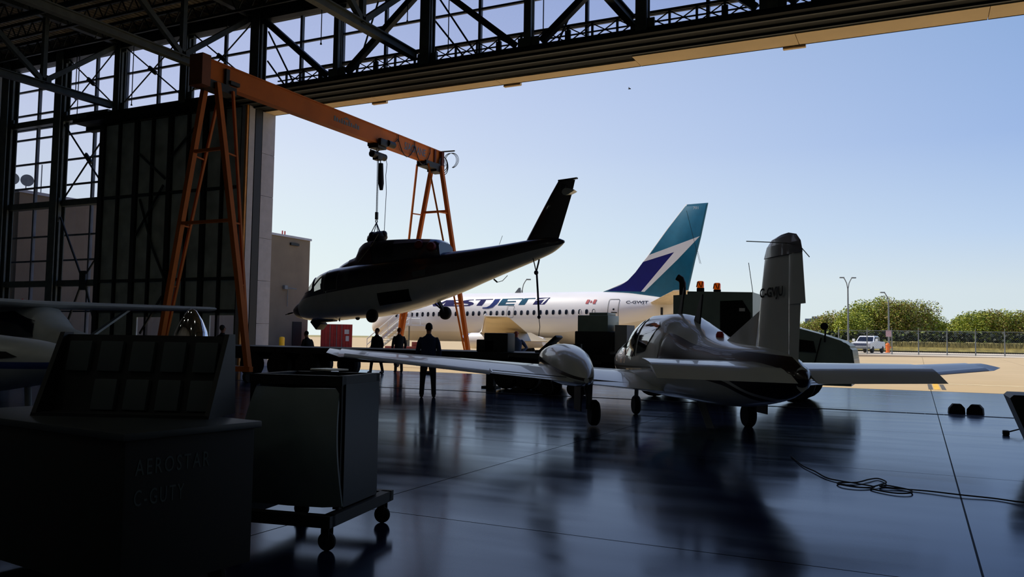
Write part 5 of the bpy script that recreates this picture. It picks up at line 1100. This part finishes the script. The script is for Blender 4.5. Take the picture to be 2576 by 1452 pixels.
# far office block, container, bollard, cone, doorway things
p = camp(2052, 420, 0); o = MB(); o.box(p + Vector((0, 0, 6.6)), (9, 10, 13.2)); o.box(p + Vector((10, 4, 5.4)), (14, 10, 10.8)); o.box(p + Vector((1, 0, 13.6)), (5, 4, 1.6)); o.box(p + Vector((32, 14, 5.5)), (30, 10, 11.5))
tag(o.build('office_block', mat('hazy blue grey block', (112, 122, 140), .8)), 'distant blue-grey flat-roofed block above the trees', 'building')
cn = empty('shipping_container', (-41.5, 51.0, 0), math.radians(38.8), 'red ribbed shipping container standing by the concrete side building', 'container')
mb = MB(); mb.span((0, 0, .15), (2.4, 6, 2.3))
for i in range(10): mb.span((.1 + i * .23, -.04, .2), (.2 + i * .23, 0, 2.25))
mb.build('box', mat('red container paint', (150, 34, 34), .6), cn)
mb = MB(); mb.span((1.8, -.06, 1.55), (2.15, -.04, 1.9)); mb.span((1.9, -.06, 1.0), (2.15, -.04, 1.4)); mb.build('placard', M_pale, cn)
mb = MB()
for x in (.7, 1.2, 1.6): mb.cyl((x, -.07, .2), (x, -.07, 2.25), .02, seg=6)
mb.build('locking_bar', M_grey, cn)
p = camp(712, 58, 0); o = MB(); o.lathe(p, [(.19, 0), (.19, 1.2), (.15, 1.27), (0, 1.3)], seg=18); tag(o.build('bollard', M_yellow), 'yellow steel bollard in front of the concrete side building', 'bollard')
p = camp(1171, 45, 0); o = MB(); o.box(p + Vector((0, 0, .02)), (.42, .42, .04)); o.lathe(p, [(.17, .04), (.04, .74), (0, .75)], seg=18); tag(o.build('traffic_cone', mat('red orange cone', (225, 50, 25), .5)), 'red-orange traffic cone at the foot of the far crane leg', 'traffic cone')
p = camp(1236, 50, 0); o = MB(); o.tube([p + Vector((-.5, 0, 0)), p + Vector((0, 0, .95)), p + Vector((.5, 0, 0))], .05, 8); o.cyl(p + Vector((-.25, 0, .45)), p + Vector((.25, 0, .45)), .04, seg=8); tag(o.build('tow_bar', M_yellow), 'small yellow tow bar frame standing on the apron under the jet', 'tow bar')
gse = MB(); p = camp(1032, 62, 0); gse.box(p + Vector((0, 0, .45)), (3.6, 1.2, .5), bev=.05); gse.box(p + Vector((1.0, 0, .8)), (.9, 1.1, .5), bev=.05); tag(gse.build('baggage_tug', mat('dull red tug', (120, 50, 46), .6)), 'low dull red ground tug under the forward fuselage of the jet', 'tug')
M_bird = M_black; p = camp(1580, 140, 0); p.z = 1.5 + (853 - 214) / 2078.25 * 140; mb = MB()
mb.ball(p, .12, (2.2, .8, .8), 10); wing(mb, (p + Vector((.1, 0, 0)), p + Vector((-.12, 0, 0))), (p + Vector((.1, .6, .1)), p + Vector((0, .6, .1))), .1); wing(mb, (p + Vector((.1, 0, 0)), p + Vector((-.12, 0, 0))), (p + Vector((.1, -.6, .1)), p + Vector((0, -.6, .1))), .1)
tag(mb.build('flying_bird', M_bird), 'tiny dark bird high in the clear sky', 'bird')

# ================================================================ PEOPLE
def skinned(name, joints, edges, mats, parent, sub=2, root=0):
    me = bpy.data.meshes.new(name); me.from_pydata([j[0] for j in joints], edges, []); o = bpy.data.objects.new(name, me); C.objects.link(o)
    o.modifiers.new('s', 'SKIN'); o.modifiers.new('u', 'SUBSURF').levels = sub
    for v, j in zip(me.skin_vertices[0].data, joints): v.radius = j[1] if isinstance(j[1], tuple) else (j[1], j[1])
    for i, v in enumerate(me.skin_vertices[0].data): v.use_root = (i == root)
    dg = bpy.context.evaluated_depsgraph_get(); dg.update(); m2 = bpy.data.meshes.new_from_object(o.evaluated_get(dg)); bpy.data.objects.remove(o); bpy.data.meshes.remove(me)
    m2.name = name; m2.materials.clear(); m2.materials.append(mats)
    m2.polygons.foreach_set('use_smooth', [True] * len(m2.polygons))
    o = bpy.data.objects.new(name, m2); C.objects.link(o); o.parent = parent
    return o
def person(loc, rz, label, shirt, trousers, hairc, H=1.78, arms='down', stance=.12, lean=0.0, bald=False, step=0.0, skin=(150, 104, 84), turn=0.0):
    """stands on local z=0 and looks along local +y"""
    k = H / 1.78; t = empty('person', loc, rz, label, 'person'); S = lambda x, y, z: Vector((x * k, (y + lean * max(0, z - .9)) * k, z * k))
    ms = mat('skin tone %d' % skin[0], skin, .6); hx = stance
    J = [(S(0, 0, .98), .115), (S(0, 0, 1.12), (.13, .11)), (S(0, .01, 1.30), (.15, .11)), (S(0, 0, 1.42), (.11, .078)), (S(0, .0, 1.50), .055), (S(0, .015, 1.56), .056), (S(0, .025, 1.62), (.072, .088)), (S(0, .025, 1.69), (.076, .092)), (S(0, .015, 1.745), (.058, .07))]
    E_ = [(i, i + 1) for i in range(8)]
    def add(par, pts):
        for p_ in pts: J.append(p_); E_.append((par, len(J) - 1)); par = len(J) - 1
        return par
    A = {}
    for s in (-1, 1):
        st_ = step * s
        knee = S(s * (hx * .9), .02 + st_ * .5, .50); ank = S(s * hx * 1.05, -.02 + st_, .09)
        add(0, [(S(s * .09, 0, .90), .095), (knee, .062), (ank, .042), (S(s * hx * 1.15, .10 + st_, .035), (.04, .035))])
        sh = S(s * .19, 0, 1.42)
        if arms == 'down': el, wr = S(s * .255, -.03, 1.14), S(s * .265, .05, .90)
        elif arms == 'hips': el, wr = S(s * .36, -.08, 1.18), S(s * .19, .06, 1.03)
        elif arms == 'cross': el, wr = S(s * .26, .06, 1.16), S(-s * .05, .22, 1.20)
        else: el, wr = S(s * .27, .05, 1.16), S(s * .20, .26, 1.05)
        w = add(3, [(sh - Vector((s * .02, 0, .025)), .045), (el, .040), (wr, .030)])
        d = (wr - el).normalized(); out = Vector((s, 0, 0)); pn = d.cross(Vector((0, 1, 0))); pn = pn.normalized() if pn.length > .1 else Vector((1, 0, 0)); pc = wr + d * .05 * k
        pw = add(w, [(pc, (.036, .02))])
        for q, (u, ln) in enumerate(((-.03, .062), (-.01, .072), (.01, .068), (.03, .052))):
            b0 = pc + d * .035 * k + pn * u * k; add(pw, [(b0, .010), (b0 + d * ln * .55 * k + Vector((0, .006, 0)), .009), (b0 + d * ln * k + Vector((0, .018, 0)), .007)])
        add(pw, [(pc + pn * .042 * k + Vector((0, .012, 0)), .011), (pc + pn * .058 * k + d * .035 * k + Vector((0, .02, 0)), .009)])
        A[s] = (sh, el, wr, knee, ank)
    body = skinned('body', J, E_, ms, t, 1)
    def ring(z, a, b, y=0): c = S(0, y, z); return [c + Vector((math.copysign(abs(math.cos(q)) ** .8, math.cos(q)) * a * k, math.copysign(abs(math.sin(q)) ** .8, math.sin(q)) * b * k, 0)) for q in [2 * PI * i / 20 for i in range(20)]]
    mb = MB(); mb.rings([ring(.84, .185, .135), ring(.95, .182, .132), ring(1.1, .178, .128), ring(1.26, .198, .136, .005), ring(1.38, .205, .13, .005), ring(1.44, .17, .11), ring(1.475, .11, .085), ring(1.51, .068, .07, .005), ring(1.535, .066, .068, .01)])
    for s in (-1, 1):
        sh, el, wr = A[s][:3]; e_ = wr - (wr - el).normalized() * .02
        mb.tube([S(s * .10, 0, 1.42), S(s * .175, 0, 1.405), sh.lerp(el, .35), el, el.lerp(e_, .5), e_], [.03 * k, .066 * k, .066 * k, .055 * k, .05 * k, .04 * k], 12)
    mb.build('jacket', shirt, t, ang=60)
    mb = MB(); mb.rings([ring(1.02, .16, .118), ring(.94, .172, .125), ring(.86, .17, .122), ring(.80, .14, .10)])
    for s in (-1, 1):
        kn, an = A[s][3:]; tp = S(s * .085, 0, .88); mb.tube([tp, tp.lerp(kn, .4), kn, kn.lerp(an, .5), an - Vector((0, 0, .02))], [.098 * k, .09 * k, .07 * k, .06 * k, .056 * k], 14)
    mb.build('trousers', trousers, t, ang=60)
    for s in (-1, 1):
        an = A[s][4]; mb = MB(); mb.ball(an + Vector((0, .06 * k, -.045)), .1, (.48, 1.35, .48), 12); mb.build('shoe', M_black, t)
    mb = MB(); c = S(0, .0, 1.70)
    if not bald:
        mb.ball(c + Vector((0, -.012, .005)), .1 * k, (.86, 1.0, 1.0), 16)
        bmesh.ops.bisect_plane(mb.bm, geom=mb.bm.verts[:] + mb.bm.edges[:] + mb.bm.faces[:], plane_co=c + Vector((0, .03, -.01)), plane_no=Vector((0, .75, -.65)), clear_outer=True)
    else:
        mb.ball(c + Vector((0, -.02, -.03)), .092 * k, (.9, .95, .6), 16)
        bmesh.ops.bisect_plane(mb.bm, geom=mb.bm.verts[:] + mb.bm.edges[:] + mb.bm.faces[:], plane_co=c + Vector((0, .0, -.01)), plane_no=Vector((0, .8, .6)), clear_outer=True)
    mb.build('hair', mat('hair %d' % hairc[0], hairc, .8), t)
    mb = MB(); f = S(0, .115, 1.665); mb.ball(f, .018, (.7, 1, 1.3), 8); mb.build('nose', ms, t)
    mb = MB()
    for s in (-1, 1): mb.ball(S(s * .032, .104, 1.69), .011, seg=8)
    mb.build('eyes', M_dark, t)
    mb = MB(); mb.ball(S(0, .106, 1.625), .02, (1.2, .4, .3), 8); mb.build('mouth', mat('lips', (120, 60, 56), .6), t)
    mb = MB()
    for s in (-1, 1): mb.ball(S(s * .08, .01, 1.67), .025, (.4, .8, 1.2), 8)
    mb.build('ears', ms, t)
    return t
dk = mat('dark cloth', (26, 30, 36), .9); dk2 = mat('black cloth', (16, 17, 20), .9); nv = mat('blue work shirt', (36, 46, 78), .9); jn = mat('dark denim', (24, 28, 40), .9); gy = mat('grey blue shirt', (96, 110, 140), .9)
HD = math.radians(26.16)
person((-10.75, 17.3, 0), HD + .1, 'man in dark blue jacket standing with his back to the camera, watching the helicopter', nv, jn, (24, 18, 14), 1.80, 'down', .14)
person((-19.1, 26.9, 0), HD + PI - .5, 'person in dark clothes, left one of the pair by the airstairs', dk2, dk2, (20, 16, 14), 1.76, 'down', .17, step=.16)
person((-18.8, 28.0, 0), HD + .4, 'person in dark clothes, right one of the pair, close to the orange crane leg', dk, dk2, (130, 60, 30), 1.80, 'down', .12, skin=(200, 130, 100))
person((camp(1300, 27.6, 0).x, camp(1300, 27.6, 0).y, 0), HD + PI, 'balding man in a grey-blue shirt behind the flatbed trailer, facing the camera', gy, dk, (70, 60, 54), 1.74, 'hips', .12, bald=True, skin=(214, 118, 96))
q = camp(562, 27.2, 0); person((q.x, q.y, 0), HD - .6, 'dark figure in front of the lit window in the sliding door stack', dk2, dk2, (20, 16, 14), 1.74, 'fwd', .12)
q = camp(782, 30.5, 0); person((q.x, q.y, 0), HD + .9, 'dark figure below the helicopter nose beside the red container', dk2, dk2, (20, 16, 14), 1.60, 'fwd', .14, lean=.3)
